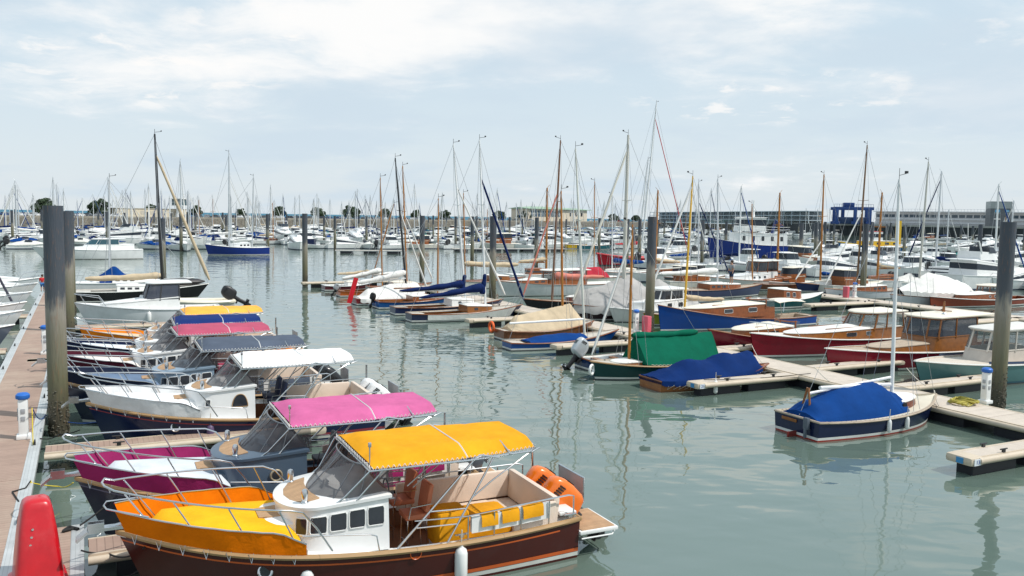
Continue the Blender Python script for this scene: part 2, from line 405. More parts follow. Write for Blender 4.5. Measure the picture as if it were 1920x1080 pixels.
def tent(hl, prof, m, par, name='cockpit_cover', drop=.12, pw=1.6, wr=.03, k=9, seed=0, w=1.04, lash=0):
    """cover drawn over the hull; prof = [(t, ridge height above the sheer), ...]"""
    rows = []; t0, t1 = prof[0][0], prof[-1][0]; n = 44 if k > 5 else 16
    for i in range(n+1):
        t = lerp(t0, t1, i/n); j = 0
        while j < len(prof)-2 and prof[j+1][0] < t: j += 1
        q = (t-prof[j][0])/(prof[j+1][0]-prof[j][0]); hgt = lerp(prof[j][1], prof[j+1][1], q*q*(3-2*q) if wr >= 0 else q)
        zs = hl.zs(t); b = hl.hb(t)*w; r = []
        for a in range(k*2+1):
            y = (a/k-1); z = zs+hgt*(1-abs(y)**pw)
            wz = (noise.noise(Vector((t*16+seed, y*5, seed)))*abs(wr)+(abs(noise.noise(Vector((t*34+y*4+seed, y*2.2, 3))))-.25)*abs(wr)*.9)*(1-abs(y)**4)
            r.append(Vector((hl.X(t, zs), y*b, z+wz)))
        rr = [Vector((r[0].x, r[0].y*1.005, r[0].z-drop*(.8+.25*abs(math.sin(i*.85)))))]+r+[Vector((r[-1].x, r[-1].y*1.005, r[-1].z-drop*(.8+.25*abs(math.sin(i*.85)))))]
        rows.append(rr)
    mb = MB(); mb.grid(rows)
    for e in (rows[0], rows[-1]):
        mb.add([p for p in e], [list(range(len(e)))])
    cv = mb.build(name, m, par, 60)
    if lash:
        for sd in (0, -1):
            z = []
            for i in range(2, n-1, 2):
                t = lerp(t0, t1, i/n); e = rows[i][sd]; g = hl.side(t, hl.zs(t)-lash, 1 if rows[i][sd].y > 0 else -1, .02) if w > 1 else hl.pt(t, 1 if e.y > 0 else -1, .01, -.05)
                z += [e+Vector((0, (.012 if e.y > 0 else -.012), .03)), g]
            q = MB(); q.tube(z, .008, 4); q.build('lashing', ROPE, cv)
    return cv

def furl(a, b, r0, r1, m, par, name='sail_cover', lump=.18, n=16, sag=.05, seed=0):
    a, b = Vector(a), Vector(b); pts = []; rs = []
    for i in range(n+1):
        q = i/n; p = a.lerp(b, q); p.z -= sag*math.sin(PI*q)+.25*lump*r0*math.sin(q*23+seed)
        pts.append(p); rs.append(max(.012, lerp(r0, r1, q**.8)*(1+lump*math.sin(q*17+seed)*.6)*(.55 if i in (0, n) else 1)))
    mb = MB(); mb.tube(pts, rs, 8, 0); return mb.build(name, m, par, 70)

def lifering(c, r, m, par, rz=0, name='lifebuoy'):
    mb = MB(); mb.tube([Vector(c)+Vector((r*math.cos(a)*math.cos(rz), r*math.cos(a)*math.sin(rz), r*math.sin(a))) for a in [2*PI*i/16 for i in range(16)]], r*.28, 8, closed=True)
    return mb.build(name, m, par, 70)

def fender(p, label, m=None, ln=.55, r=.11, group=None, rope=.3):
    p = Vector(p); o = thing('fender', label, 'fender', p, 0, group)
    mb = MB(); mb.lathe([(.03, 0), (r*.8, .03), (r, .09), (r, ln-.12), (r*.82, ln-.05), (r*.35, ln-.01), (r*.3, ln+.06), (.02, ln+.07)], n=12); mb.build('fender_body', m or WHITE, o)
    mb = MB(); mb.tube([(0, 0, ln+.05), (.01, 0, ln+rope)], .012, 5); mb.build('lanyard', ROPE, o)
    return o

def outboard(par_thing, loc, tilt, cowl, s=1.0, rz=0, name='outboard_motor', leg=None):
    """as a part with sub-parts: engine axis tilted about y, propeller swings aft (-x)"""
    T = Matrix.Translation(loc) @ Matrix.Rotation(rz, 4, 'Z') @ Matrix.Rotation(tilt, 4, 'Y') @ Matrix.Scale(s, 4)
    mb = MB(); rg = []
    for z, hw, x0, x1 in ((.0, .13, -.30, .14), (.06, .185, -.42, .20), (.14, .20, -.46, .23), (.42, .205, -.50, .23), (.60, .195, -.50, .19), (.74, .175, -.46, .10), (.82, .14, -.40, .0), (.85, .06, -.30, -.12)):
        cx, hl = (x0+x1)/2, (x1-x0)/2; r = []
        for j in range(20):
            a = 2*PI*j/20; c, q = math.cos(a), math.sin(a)
            r.append(T @ Vector((cx+hl*math.copysign(abs(c)**.5, c), hw*math.copysign(abs(q)**.55, q), z)))
        rg.append(r)
    mb.loft(rg); o = mb.build(name, cowl, par_thing, 45)
    for w_ in (0, 1, -1):
        g = MB()
        for k in range(5):
            if w_ == 0: g.box((-.498, 0, .56-.04*k), (.03, .22-.012*k, .018))
            else: g.box((-.34+.055*k, w_*.185, .63+.012*k), (.026, .05, .13), rx=-w_*.15)
        for v in range(len(g.v)): g.v[v] = T @ g.v[v]
        g.build('vent_grille', BLACK, o)
    l = MB(); L2 = []
    for z, hw, x0, x1 in ((.03, .13, -.22, .13), (-.1, .1, -.17, .1), (-.35, .07, -.14, .08), (-.62, .06, -.15, .08), (-.72, .05, -.16, .1)):
        L2.append([T @ Vector(((x0+x1)/2+(x1-x0)/2*math.cos(2*PI*j/12), hw*math.sin(2*PI*j/12), z)) for j in range(12)])
    l.loft(L2)
    tmp = MB(); tmp.tube([(.22, 0, -.78), (.1, 0, -.78), (-.15, 0, -.78), (-.3, 0, -.78)], [.02, .07, .075, .04], 10); tmp.box((-.05, 0, -.68), (.5, .26, .02)); tmp.prism([(-.12, -.012), (.12, -.012), (.12, .012), (-.12, .012)], -1.02, -.8)
    tmp.box((.16, 0, -.08), (.14, .3, .34), bev=.02)
    for v in range(len(tmp.v)): tmp.v[v] = T @ tmp.v[v]
    l.add(tmp.v, tmp.f); l.build('engine_leg', leg or BLACK, o)
    p = MB()
    for k in range(3):
        a = k*2*PI/3+.4; u, w = math.cos(a), math.sin(a)
        p.add([T @ Vector(v) for v in ((-.25, u*.05, -.78+w*.05), (-.22, u*.17-w*.09, -.78+w*.17+u*.09), (-.28, u*.2, -.78+w*.2), (-.31, u*.16+w*.07, -.78+w*.16-u*.07))], [[0, 1, 2, 3]])
    p.build('propeller', STEEL, o, rec=False)
    return o

def span(xl, yl, xr, ang=None):
    """start point on the water at pixel (xl, yl) and the length that carries a line along the berth direction to column xr"""
    ang = GA if ang is None else ang; A = P(xl, yl); d = Vector((math.cos(ang), math.sin(ang), 0)); k = (xr-960)/F
    a, b = M3I @ (A-CP), M3I @ d
    return A, (-k*a.z-a.x)/(b.x+k*b.z)
# ------------------------------------------------------------------ canopied hire boats on the left pontoon
TH_ = R(25.5); SD = Vector((math.cos(TH_), math.sin(TH_), 0))      # from stem towards stern
TRIM = mat('b08d62', .5, var=.14, stripe=(0, .6, .01, .4))
def hire_boat(bow, label, hull_c, band_c, dodger_c, cover_c, canopy_c, house_c, engine_c, soft_c, win='band', chairs=True, bow_board=True, ang=TH_, canopy2=None, dodger_n=.40):
    L = 8.0; sd = Vector((math.cos(ang), math.sin(ang), 0)); base = Vector((bow.x, bow.y, 0))+sd*L
    o = thing('canopied_motorboat', label, 'motorboat', base, ang+PI, 'canopied motorboats moored along the left pontoon')
    h = Hull(L, 2.68, .82, .80, 1.35, tr=.86, peak=.42, p=3.5, rake=.55, draft=.35, flare=.20, bul=.10, cock=(.055, .465), cw=1.02, floor=.32, n=36)
    hm = mat(house_c, .35, var=.05, coat=.2)
    h.build(o, gloss(hull_c), mat((.62, .62, .58), .4), gloss(hull_c), hm, TRIM, well=teak('8a5a3c'), stripe=mat(band_c, .4), rub=.045)
    # coloured band low on the topsides and a thin upper line aft
    mb = MB()
    for sd_ in (1, -1):
        mb.grid([[h.side(t, z, sd_, .006) for t in [i/30*.93 for i in range(31)]] for z in (.21, .14)])
    mb.build('hull_band', mat(band_c, .4), o)
    # portholes in the topsides
    for t in (.74,):
        for sd_ in (1,):
            c = h.side(t, .72, sd_, .01); mb = MB()
            mb.tube([c+Vector((.105*math.cos(a), -.03*math.sin(a)*sd_, .105*math.sin(a))) for a in [2*PI*k/16 for k in range(16)]], .022, 6, closed=True)
            p = mb.build('porthole', STEEL, o); g = MB(); g.tube([c+Vector((0, -.02, 0)), c+Vector((0, .006, 0))], .1, 16); g.build('porthole_glass', DARK, p)
    c = h.side(.42, .70, 1, .008); mb = MB(); mb.tube([c+Vector((.10*math.cos(a), 0, .10*math.sin(a))) for a in [2*PI*k/20 for k in range(20)]], .010, 4, closed=True); mb.build('ring_emblem', mat(band_c, .4), o)
    # dodger cloth round the bow
    dm = cloth(dodger_c); N = 16
    for sd_ in (1, -1):
        ts = [lerp(.655, .985, i/N) for i in range(N+1)]
        r0 = [h.pt(t, sd_, .02, .02) for t in ts]; r1 = [h.pt(t, sd_, dodger_n*(.55+.45*min(1, (t-.655)/.05)) if i < 3 else dodger_n, .07+.012*math.sin(i*2.1)) for i, t in enumerate(ts)]
        rm = [a.lerp(b, .5)+Vector((0, sd_*.02*math.sin(i*1.9), 0)) for i, (a, b) in enumerate(zip(r0, r1))]
        mb = MB(); mb.grid([r0, rm, r1], thick=.004); mb.build('dodger', dm, o, 60)
        mb = MB(); mb.tube(r1, .014, 5)
        for i in range(1, N, 2):
            a = r0[i]; q = r0[i]+Vector((.04, sd_*.05, -.14)); mb.tube([a, q], .006, 4); mb.tube([q, a+Vector((.08, 0, 0))], .006, 4)
        mb.build('dodger_rail', STEEL, o)
    # pulpit: tall rail loop over the bow
    top = [h.pt(.60, 1, .05, -.06), h.pt(.63, 1, .45, -.04), h.pt(.655, 1, .72, -.02)]+[h.pt(lerp(.68, .97, i/10), 1, .78, .07) for i in range(11)]
    tip = Vector((L+.20, 0, h.fb+.80))
    full = top+[Vector((L+.16, .22, h.fb+.8)), tip, Vector((L+.16, -.22, h.fb+.8))]+[Vector((p.x, -p.y, p.z)) for p in top[::-1]]
    mb = MB(); mb.tube(full, .017, 7)
    low = [h.pt(.93, 1, .42, .06), Vector((L+.14, .20, h.fb+.42)), Vector((L+.18, 0, h.fb+.42)), Vector((L+.14, -.20, h.fb+.42)), h.pt(.93, -1, .42, .06)]
    mb.tube(low, .015, 6)
    for t in (.70, .79, .88, .955):
        for s_ in (1, -1): mb.tube([h.pt(t, s_, .76, .07), h.pt(t-.035, s_, .0, -.07)], .014, 6)
    mb.build('pulpit', STEEL, o)
    # bow roller, anchor, cleat, windlass
    mb = MB(); mb.box((L-.05, 0, h.fb+.05), (.75, .16, .05)); mb.box((L+.3, .07, h.fb+.08), (.24, .015, .16)); mb.box((L+.3, -.07, h.fb+.08), (.24, .015, .16))
    mb.tube([(L+.45, 0, h.fb+.0), (L-.2, 0, h.fb+.12)], .022, 6); mb.box((L+.5, 0, h.fb-.02), (.22, .26, .04), ry=.7); mb.box((L-.55, .05, h.fb+.02), (.2, .16, .14), bev=.03); mb.build('anchor', STEEL, o)
    # foredeck cover: cloth pulled tight over cushions
    mb = MB(); rows = []
    for i in range(15):
        t = lerp(.655, .93, i/14); b = max(.04, h.hb(t)-.18); z = h.zs(t)+.20; r = []
        for k in range(11):
            y = (k/5-1); r.append(Vector((h.X(t, z), y*b, z+.10*(1-abs(y)**5)+.006*noise.noise(Vector((t*9, y*3, 4)))-(.12 if k in (0, 10) else 0)-(.15 if i in (0, 14) else 0))))
        rows.append(r)
    mb.grid(rows); mb.build('foredeck_cover', cloth(cover_c), o, 60)
    # coachroof: low hatch mound, then the house
    tk0 = Trunk(4.75, 6.2, .82, .74, .68, .84, .42, .38, inset=.16, rake=.1)
    mb = MB(); tk0.walls(mb); tk0.roof(mb, over=.0, camber=.06, thick=.02); mound = mb.build('forward_hatch', hm, o, 40)
    mb = MB(); mb.prism([(5.42, -.3), (5.8, -.24), (5.8, .24), (5.42, .3)], 1.25, 1.325); mb.build('teak_panel', teak(), mound)
    tk = Trunk(3.75, 5.52, 1.10, .98, .72, .76, .90, .74, inset=.07, rake=.06, n=10)
    mb = MB(); tk.walls(mb); house = mb.build('cabin', hm, o, 40)
    mb = MB(); tk.roof(mb, over=.05, camber=.06, thick=.05); rf = mb.build('cabin_roof', hm, house, 40)
    mb = MB(); mb.grid([[Vector((4.95+.40*q-.10*abs(y)**2, y*.62, tk.top(4.95+.4*q)+.115-.05*q)) for y in (-1, -.5, 0, .5, 1)] for q in (0, .5, 1)], thick=.03); mb.build('teak_panel', teak(), house)
    if win == 'band': mirror_windows(tk, house, [(.08, .37, .50, .86), (.41, .69, .50, .86), (.73, 1.02, .49, .85), (1.07, 1.36, .48, .84), (1.41, 1.64, .46, .82)], frame=WHITE)
    elif win == 'arch': mirror_windows(tk, house, [(.20, .62, .42, .82, 1)], frame=TRIM); mirror_windows(tk, house, [(1.2, 1.34, .5, .75)], frame=WHITE)
    else:
        for sgn in (1, -1):
            c = tk.pt(.62, .55, .012) if sgn > 0 else tk.pt(tk.len-.62, .55, .012); mb = MB()
            mb.tube([c+Vector((.11*math.cos(a), 0, .11*math.sin(a))) for a in [2*PI*k/18 for k in range(18)]], .024, 6, closed=True); p = mb.build('porthole', mat('b5a68c', .3, .6), house)
            g = MB(); g.tube([c+Vector((0, -.02, 0)), c+Vector((0, sgn*.004, 0))], .105, 16); g.build('porthole_glass', DARK, p)
    # smoked wrap-round windscreen with a steel rim
    ws = Trunk(3.63, 4.95, .98, .92, .62, 1.60, .58, .62, inset=.16, rake=.62, n=10)
    mb = MB(); ws.walls(mb, back=False); sc_ = mb.build('windscreen', SMOKE, o, 60)
    mb = MB(); mb.tube([ws.xf(x, y, 1) for x, y in ws.pl], .016, 6)
    for d in (.62, 1.1, ws.len-.62, ws.len-1.1, ws.len/2): mb.tube([ws.pt(d, 0), ws.pt(d, .5), ws.pt(d, 1)], .012, 5)
    mb.tube([ws.xf(x, y, 0)+Vector((0, 0, .01)) for x, y in ws.pl], .016, 6); mb.build('windscreen_frame', mat((.2, .2, .21), .3, .8), sc_)
    mb = MB(); mb.box((3.95, 0, 1.62), (.55, 1.5, .22), bev=.05); d_ = mb.build('dashboard', mat(soft_c, .6), o)
    mb = MB(); mb.tube([Vector((3.62, .45+.17*math.cos(a), 1.62+.17*math.sin(a))) for a in [2*PI*k/16 for k in range(16)]], .015, 6, closed=True); mb.tube([(3.62, .45, 1.62), (3.8, .45, 1.6)], .03, 6); mb.build('steering_wheel', BLACK, d_)
    # lamps on the roof edge
    for s_ in (1, -1):
        mb = MB(); mb.lathe([(.06, 0), (.065, .04), (.045, .06), (.055, .10), (.06, .2), (.045, .25), (.01, .27)], (5.1, s_*.62, 1.58)); mb.build('lamp', STEEL, o)
    if chairs:
        for y in (.35, -.5):
            mb = MB(); mb.box((3.05, y, 1.05), (.46, .46, .10), bev=.03); st = mb.build('helm_chair', mat(soft_c, .6), o)
            b = MB(); b.box((2.83, y, 1.36), (.09, .46, .52), bev=.03, ry=-.16); b.build('backrest', mat(soft_c, .6), st)
            f = MB()
            for dx in (-.2, .2):
                for dy in (-.2, .2): f.tube([(3.05+dx, y+dy, .32), (3.05+dx*.9, y+dy*.9, 1.02)], .014, 6)
            f.tube([(3.22, y-.2, .55), (3.22, y+.2, .55)], .012, 5); f.tube([(2.8, y+.26, 1.28), (3.2, y+.27, 1.26), (3.24, y+.26, 1.05)], .013, 5); f.build('chair_frame', STEEL, st)
    # upholstered well: seats round the stern, covers over table and galley
    UP = mat((.72, .60, .50), .55, var=.06, bump=.2)
    cv = cloth(canopy_c if engine_c is None else dodger_c if win != 'band' else canopy_c)
    mb = MB(); mb.box((.78, -.0, .48), (.55, 1.9, .32), bev=.05); mb.box((1.75, -.74, .48), (1.5, .5, .32), bev=.05); mb.build('bench', UP, o)
    mb = MB(); mb.box((.46, 0, .93), (.14, 2.05, .58), bev=.05, ry=-.1); mb.box((1.75, -1.0, .93), (2.45, .12, .56), bev=.05); mb.box((.9, 1.0, .9), (.9, .10, .5), bev=.04); mb.build('seat_back', UP, o)
    mb = MB()
    def softbox(c, d):
        x, y, z = c; a, b, hgt = d; rg = []
        for q, k in ((0, 1.05), (.5, 1.02), (.93, 1), (1, .94)):
            rg.append([Vector((x+a/2*k*math.copysign(abs(math.cos(t))**.25, math.cos(t))+.012*math.sin(t*7+q*5), y+b/2*k*math.copysign(abs(math.sin(t))**.25, math.sin(t))+.012*math.sin(t*9), z+hgt*q)) for t in [2*PI*i/28 for i in range(28)]])
        mb.loft(rg)
    softbox((2.42, .46, .50), (.62, .62, .60)); softbox((1.55, .05, .45), (.95, .75, .38)); mb.build('table_cover', cv, o, 60)
    mb = MB(); mb.box((2.42, .46, .42), (.56, .56, .24)); mb.build('galley_unit', WHITE, o)
    # padded rail with hung covers on the near quarter
    mb = MB(); pr = [h.pt(lerp(.08, .285, i/8), 1, .10, -.07) for i in range(9)]; mb.grid([pr, [p+Vector((0, 0, .30)) for p in pr]], thick=.0)
    mb.grid([[p-Vector((0, .07, 0)) for p in pr], [p+Vector((0, -.07, .30)) for p in pr]]); mb.grid([[p+Vector((0, 0, .30)) for p in pr], [p+Vector((0, -.07, .30)) for p in pr]]); mb.build('side_pad', WHITE, o)
    for a, b in ((.10, .155), (.165, .21), (.22, .262)):
        mb = MB(); q = [h.pt(lerp(a, b, i/4), 1, .20, -.03+.006*math.sin(i*2)) for i in range(5)]; mb.grid([[p for p in q], [p+Vector((0, -.01, .16)) for p in q], [p+Vector((0, -.05, .22)) for p in q], [p+Vector((0, -.13, .21)) for p in q]], thick=.005); mb.build('pad_cover', cv, o)
    mb = MB()
    for s_ in (1, -1):
        mb.tube([h.pt(.015, s_, .0, -.06), h.pt(.015, s_, .42, -.06), h.pt(.03, s_, .46, -.06), h.pt(.3, s_, .44, -.04), h.pt(.42, s_, .46, -.06)], .015, 6)
        for t in (.085, .16, .23, .295): mb.tube([h.pt(t, s_, 0, -.05), h.pt(t, s_, .44, -.04)], .014, 6)
        mb.tube([h.pt(.50, s_, .0, -.05), h.pt(.505, s_, .26, -.05), h.pt(.52, s_, .30, -.05), h.pt(.66, s_, .32, -.03)], .013, 6)
    mb.build('side_rail', STEEL, o)
    # canopy in two panels on a steel frame
    zc = 2.24; hw = 1.2
    def panel(x0, x1, w0, w1, cr, name, m, front):
        mb = MB(); rows = []; n = 12
        for i in range(n+1):
            q = i/n; x = lerp(x0, x1, q); w_ = lerp(w0, w1, q); r = []
            for k in range(17):
                y = k/8-1; a = abs(y)
                z = zc+cr*(1 if a < .62 else 1-((a-.62)/.38)**1.3)
                if front: z -= cr*.75*max(0, 1-q/.16)**1.2*(1 if a < .62 else 1-(a-.62)/.38)
                z += .012*math.sin(q*PI)*(1-a)-.018*math.sin(q*PI)*a+.014*noise.noise(Vector((x*3.1, y*2.3, w0*9)))*(1-a*.5)-(.012 if i == n//2 else 0)
                r.append(Vector((x, y*w_, z)))
            rows.append(r)
        mb.grid(rows, thick=.008); return mb.build(name, m, o, 28)
    pc = panel(4.08, 2.36, hw, hw, .15, 'canopy', cloth(canopy_c), True)
    pb = panel(2.34, .92, hw-.02, hw-.22, .13, 'canopy', cloth(canopy2 or canopy_c), False)
    mb = MB()
    edge = [(4.14, -hw), (4.14, hw), (2.3, hw+.03), (1.04, hw-.1), (.86, hw-.3), (.86, -hw+.3), (1.04, -hw+.1), (2.3, -hw-.03)]
    mb.tube([(x, y, zc-.04) for x, y in edge], .018, 7, closed=True)
    for s_ in (1, -1):
        y = s_*hw
        mb.tube([(4.14, y, zc-.05), (4.5, s_*.95, 1.72), (4.7, s_*.92, 1.58)], .017, 6); mb.tube([(3.9, y, zc-.05), (4.3, s_*1.0, 1.66)], .015, 6)
        mb.tube([h.pt(.46, s_, 0, -.05), (2.2, y, zc-.02), (2.1, y, zc+.02), (1.75, y, zc-.06)], .02, 7); mb.tube([h.pt(.345, s_, 0, -.05), (1.85, y, zc-.05)], .019, 7)
        a0, a1, b0, b1 = h.pt(.46, s_, 0, -.05), Vector((2.2, y, zc-.02)), h.pt(.345, s_, 0, -.05), Vector((1.85, y, zc-.05))
        for q in (.22, .40): mb.tube([a0.lerp(a1, q), b0.lerp(b1, q)], .012, 6)
        mb.tube([b0.lerp(b1, .52), b0.lerp(b1, .66)+Vector((-.25, 0, .06)), (1.15, s_*(hw-.08), zc-.09), (.78, s_*(hw-.28), zc-.05)], .015, 6)
        mb.tube([(3.0, y*.98, zc-.03), (3.35, s_*.85, 1.75)], .012, 6); mb.tube([(2.85, y*.98, zc-.03), (3.25, s_*.86, 1.72)], .012, 6)
    for x in (3.1, 2.24, 1.5): mb.tube([(x, -hw, zc-.03), (x, -hw*.6, zc+.10), (x, hw*.6, zc+.10), (x, hw, zc-.03)], .014, 6)
    mb.tube([(4.1, hw*.9, zc), (4.1, hw*.9, zc+.36)], .012, 6); mb.box((4.1, hw*.9, zc+.38), (.05, .05, .08), bev=.01)
    mb.build('canopy_frame', STEEL, o)
    mb = MB()
    def lace(a, b, n):
        a, b = Vector(a), Vector(b); d = (b-a)/n
        for i in range(n): mb.tube([a+d*i+Vector((0, 0, .03)), a+d*(i+.5)+Vector((0, 0, -.05)), a+d*(i+1)+Vector((0, 0, .03))], .007, 4)
    lace((4.1, hw, zc), (2.36, hw+.01, zc), 18); lace((4.11, -hw, zc), (4.11, hw, zc), 22); lace((2.3, hw, zc), (.95, hw-.2, zc), 15); lace((.89, hw-.25, zc), (.89, -hw+.25, zc), 18)
    mb.tube([(2.35, hw*k/8, zc+(.155 if abs(k) < 5 else .155*(1-((abs(k)/8-.62)/.38)**1.3))) for k in range(-8, 9)], .014, 4)
    mb.build('lacing', mat((.75, .74, .72), .8), o)
    # stern: engines, platform, ladder board
    if engine_c:
        for y in (.38, -.38): outboard(o, (-.24, y, .54), R(52), mat(engine_c, .25, coat=.3, var=.1, stain=(tuple(x*.75 for x in engine_c), .4, 3)), 1.05)
    mb = MB(); mb.box((-.42, .62, .50), (.85, 1.15, .07), bev=.02); mb.tube([(-.02, 1.2, .40), (-.7, 1.2, .40), (-.86, 1.05, .42), (-.86, .1, .42)], .016, 6); pf = mb.build('swim_platform', WHITE, o)
    mb = MB(); mb.box((-.42, .62, .541), (.74, 1.05, .012)); mb.build('teak_panel', teak(), pf)
    mb = MB(); mb.box((-.80, -.62, .86), (.03, 1.05, .52), bev=.008); fb_ = mb.build('ladder_board', mat((.45, .42, .42), .5), o)
    mb = MB(); mb.tube([(-.80, -1.16, .60), (-.80, -1.16, 1.13), (-.80, -.08, 1.13), (-.80, -.08, .60)], .018, 6, closed=True); mb.build('board_frame', STEEL, fb_)
    mb = MB(); mb.tube([(.02, -.85, .95), (.02, -.85, 1.75)], .03, 8); mb.build('stern_post', STEEL, o)
    mb = MB(); mb.box((.18, .72, .87), (.36, .6, .06), bev=.02)
    mb.build('stern_locker', WHITE, o)
    for x, y, z in ((.2, 1.12, .86), (2.45, 1.19, .83), (6.5, .86, .98)):
        mb = MB(); mb.box((x, y, z+.03), (.26, .05, .03), bev=.01); mb.box((x, y, z), (.08, .04, .06)); mb.build('cleat', STEEL, o)
    return o, h
def at_boat(o, x, y, z): return Vector(o.location)+Matrix.Rotation(o.rotation_euler.z, 3, 'Z') @ Vector((x, y, z))

BOW1 = Vector((-6.35, 13.46, 0)); WH = (.80, .80, .79)
SLATE = (.065, .10, .145)
hb1, hh1 = hire_boat(BOW1, 'maroon motorboat with yellow canopies and orange bow cloth, nearest on the left', (.062, .012, .009), (.55, .10, .015), (.74, .17, .0), (.80, .42, .012), (.74, .33, .012), WH, (.80, .17, .01), (.55, .17, .08))
hb2, hh2 = hire_boat(BOW1+Vector((-2.07, 2.74, 0)), 'motorboat with bright pink canopies and magenta bow cloth round a slate cabin', (.035, .035, .055), (.10, .10, .16), (.30, .022, .115), (.62, .66, .70), (.56, .125, .29), SLATE, (.07, .08, .10), (.06, .07, .09), win='port')
hb3, hh3 = hire_boat(BOW1+Vector((-5.08, 9.20, 0)), 'navy motorboat with white canopies, white foredeck and arched cabin window', (.008, .016, .055), (.25, .03, .04), (.72, .73, .74), (.80, .81, .82), (.80, .80, .79), WH, (.78, .78, .78), (.02, .03, .08), win='arch')
hb4, hh4 = hire_boat(BOW1+Vector((-7.2, 12.0, 0)), 'navy motorboat with slate grey canopies, blue foredeck and two black outboards', (.010, .018, .045), (.10, .12, .16), (.018, .026, .055), (.14, .20, .30), (.085, .105, .145), (.22, .30, .38), (.012, .012, .014), (.02, .03, .08))
hb5, hh5 = hire_boat(BOW1+Vector((-9.2, 15.1, 0)), 'motorboat with dusty rose canopies and dark maroon bow cloth', (.03, .01, .02), (.2, .05, .06), (.075, .012, .025), (.72, .68, .64), (.44, .085, .145), WH, None, (.10, .02, .03), ang=TH_+R(1.5))
hb6, hh6 = hire_boat(BOW1+Vector((-10.4, 18.0, 0)), 'motorboat with dark blue canopy and navy bow cloth beside the rose one', (.008, .014, .045), (.1, .1, .2), (.010, .018, .055), (.72, .76, .80), (.010, .030, .145), WH, (.80, .25, .05), (.02, .03, .08), win='port', ang=TH_-R(1.2), chairs=False)
hb7, hh7 = hire_boat(BOW1+Vector((-11.2, 21.0, 0)), 'motorboat with pale orange canopies and orange bow cloth beside the white cruiser', (.30, .20, .10), (.5, .2, .05), (.86, .24, .01), (.66, .52, .36), (.88, .42, .07), WH, None, (.4, .2, .1), win='arch', ang=TH_+R(1))
for i, t in enumerate((.66, .315)):
    p = at_boat(hb1, *hh1.side(t, .10, 1, .12)); fender(p, ['white fender hanging below the end of the orange bow cloth', 'white fender hanging amidships on the maroon motorboat'][i], ln=.60, r=.115, group='fenders on the near maroon motorboat')
p = at_boat(hb3, *hh3.side(.63, .25, 1, .12)); fender(p, 'purple fender on the navy side of the white canopied motorboat', mat('5a4a6a', .5), ln=.5, r=.10)
# ------------------------------------------------------------------ left pontoon, finger piers, pedestals, piles
def strip(a, b, w, z):                          # centre line a-b
    pass
PLANK = mat((.37, .255, .20), .8, var=.13, scale=1.5, stripe=(0, 7.5, .13, .45), stain=((.44, .35, .27), .6, .35))
ALU = mat((.55, .57, .57), .5, .2, var=.12, stripe=(1, 14, .15, .3), stain=((.35, .36, .36), .4, 1.5))
def frame_at(a, b): return math.atan2(b.y-a.y, b.x-a.x), (b-a).length
def pontoon(name, label, a, b, w, z=.50, edge=.16, deck=PLANK, edgem=None, left=None, right=None, group=None, floats=True, cleats=0, bumper=None, endcap=False):
    """a floating walkway from a to b (points on its middle line), local x along it"""
    an, L = frame_at(a, b); o = thing(name, label, 'finger pier' if 'finger' in name else 'pontoon', (a.x, a.y, 0), an, group); hw = w/2
    mb = MB(); n = max(1, int(L/6))
    for i in range(n): mb.box((L*(i+.5)/n, 0, z-.03), (L/n-.025, w-2*edge, .06))
    mb.build('deck', deck, o)
    for s in (1, -1):
        mb = MB(); mb.box((L/2, s*(hw-edge/2), z-.06), (L, edge, .14), bev=.012); mb.build('edge_strip', edgem or ALU, o)
        if bumper:
            mb = MB(); r = bumper; mb.tube([(.0, s*(hw+r*.4), z-.10), (L, s*(hw+r*.4), z-.09)], r*.85, 10); mb.build('rubbing_rail', BEIGE, o, 60)
    if endcap:
        mb = MB(); mb.box((L+.05, 0, z-.10), (.55, w+.16, .24), bev=.10); mb.build('end_cap', BEIGE, o)
    if floats:
        k = max(2, int(L/3.2)) if L > 4 else 2
        for i in range(k):
            mb = MB(); mb.box((L*(i+.5)/k+(.25 if L < 9 else 0), 0, .10), (min(2.2, L/k-.4), w-.14, .56), bev=.04)
            mb.build('float', mat((.012, .014, .02), .6, stripe=(0, 5, .06, .5)), o)
    for i in range(cleats):
        for s in (1, -1):
            c = MB(); x = L*(i+.5)/cleats; y = s*(hw-edge/2); c.tube([(x-.14, y, z+.10), (x+.14, y, z+.10)], .02, 6); c.box((x, y, z+.05), (.1, .05, .09)); c.build('cleat', BLACK, o)
    return o
# main pontoon: right edge through (93,740)-(45,995), left edge through (0,690)-(75,548)
e0 = P(93, 740, .5); l0 = P(0, 690, .5); l0 = l0+DV*((e0-l0).dot(DV)); wid = (e0-l0).dot(RV)
mid = e0-RV*(wid/2)
pa = mid-DV*22; pb = mid+DV*((P(88, 548, .5)-mid).dot(DV))
pontoon('main_pontoon', 'long planked walkway pontoon running away along the left edge', pa, pb, wid, edge=.26, cleats=10)
# wider landing in the foreground
q = P(135, 985, .5); r_ = P(160, 985, .5); s0 = (r_-e0).dot(RV); ln = MB()
a0 = e0+DV*((q-e0).dot(DV)); w2 = (r_-a0).dot(RV)
b_ = a0+RV*(w2/2); pontoon('landing_stage', 'short planked landing beside the red moulded cover in the near corner', b_-DV*9, b_, w2-.04, z=.496, edge=.22)
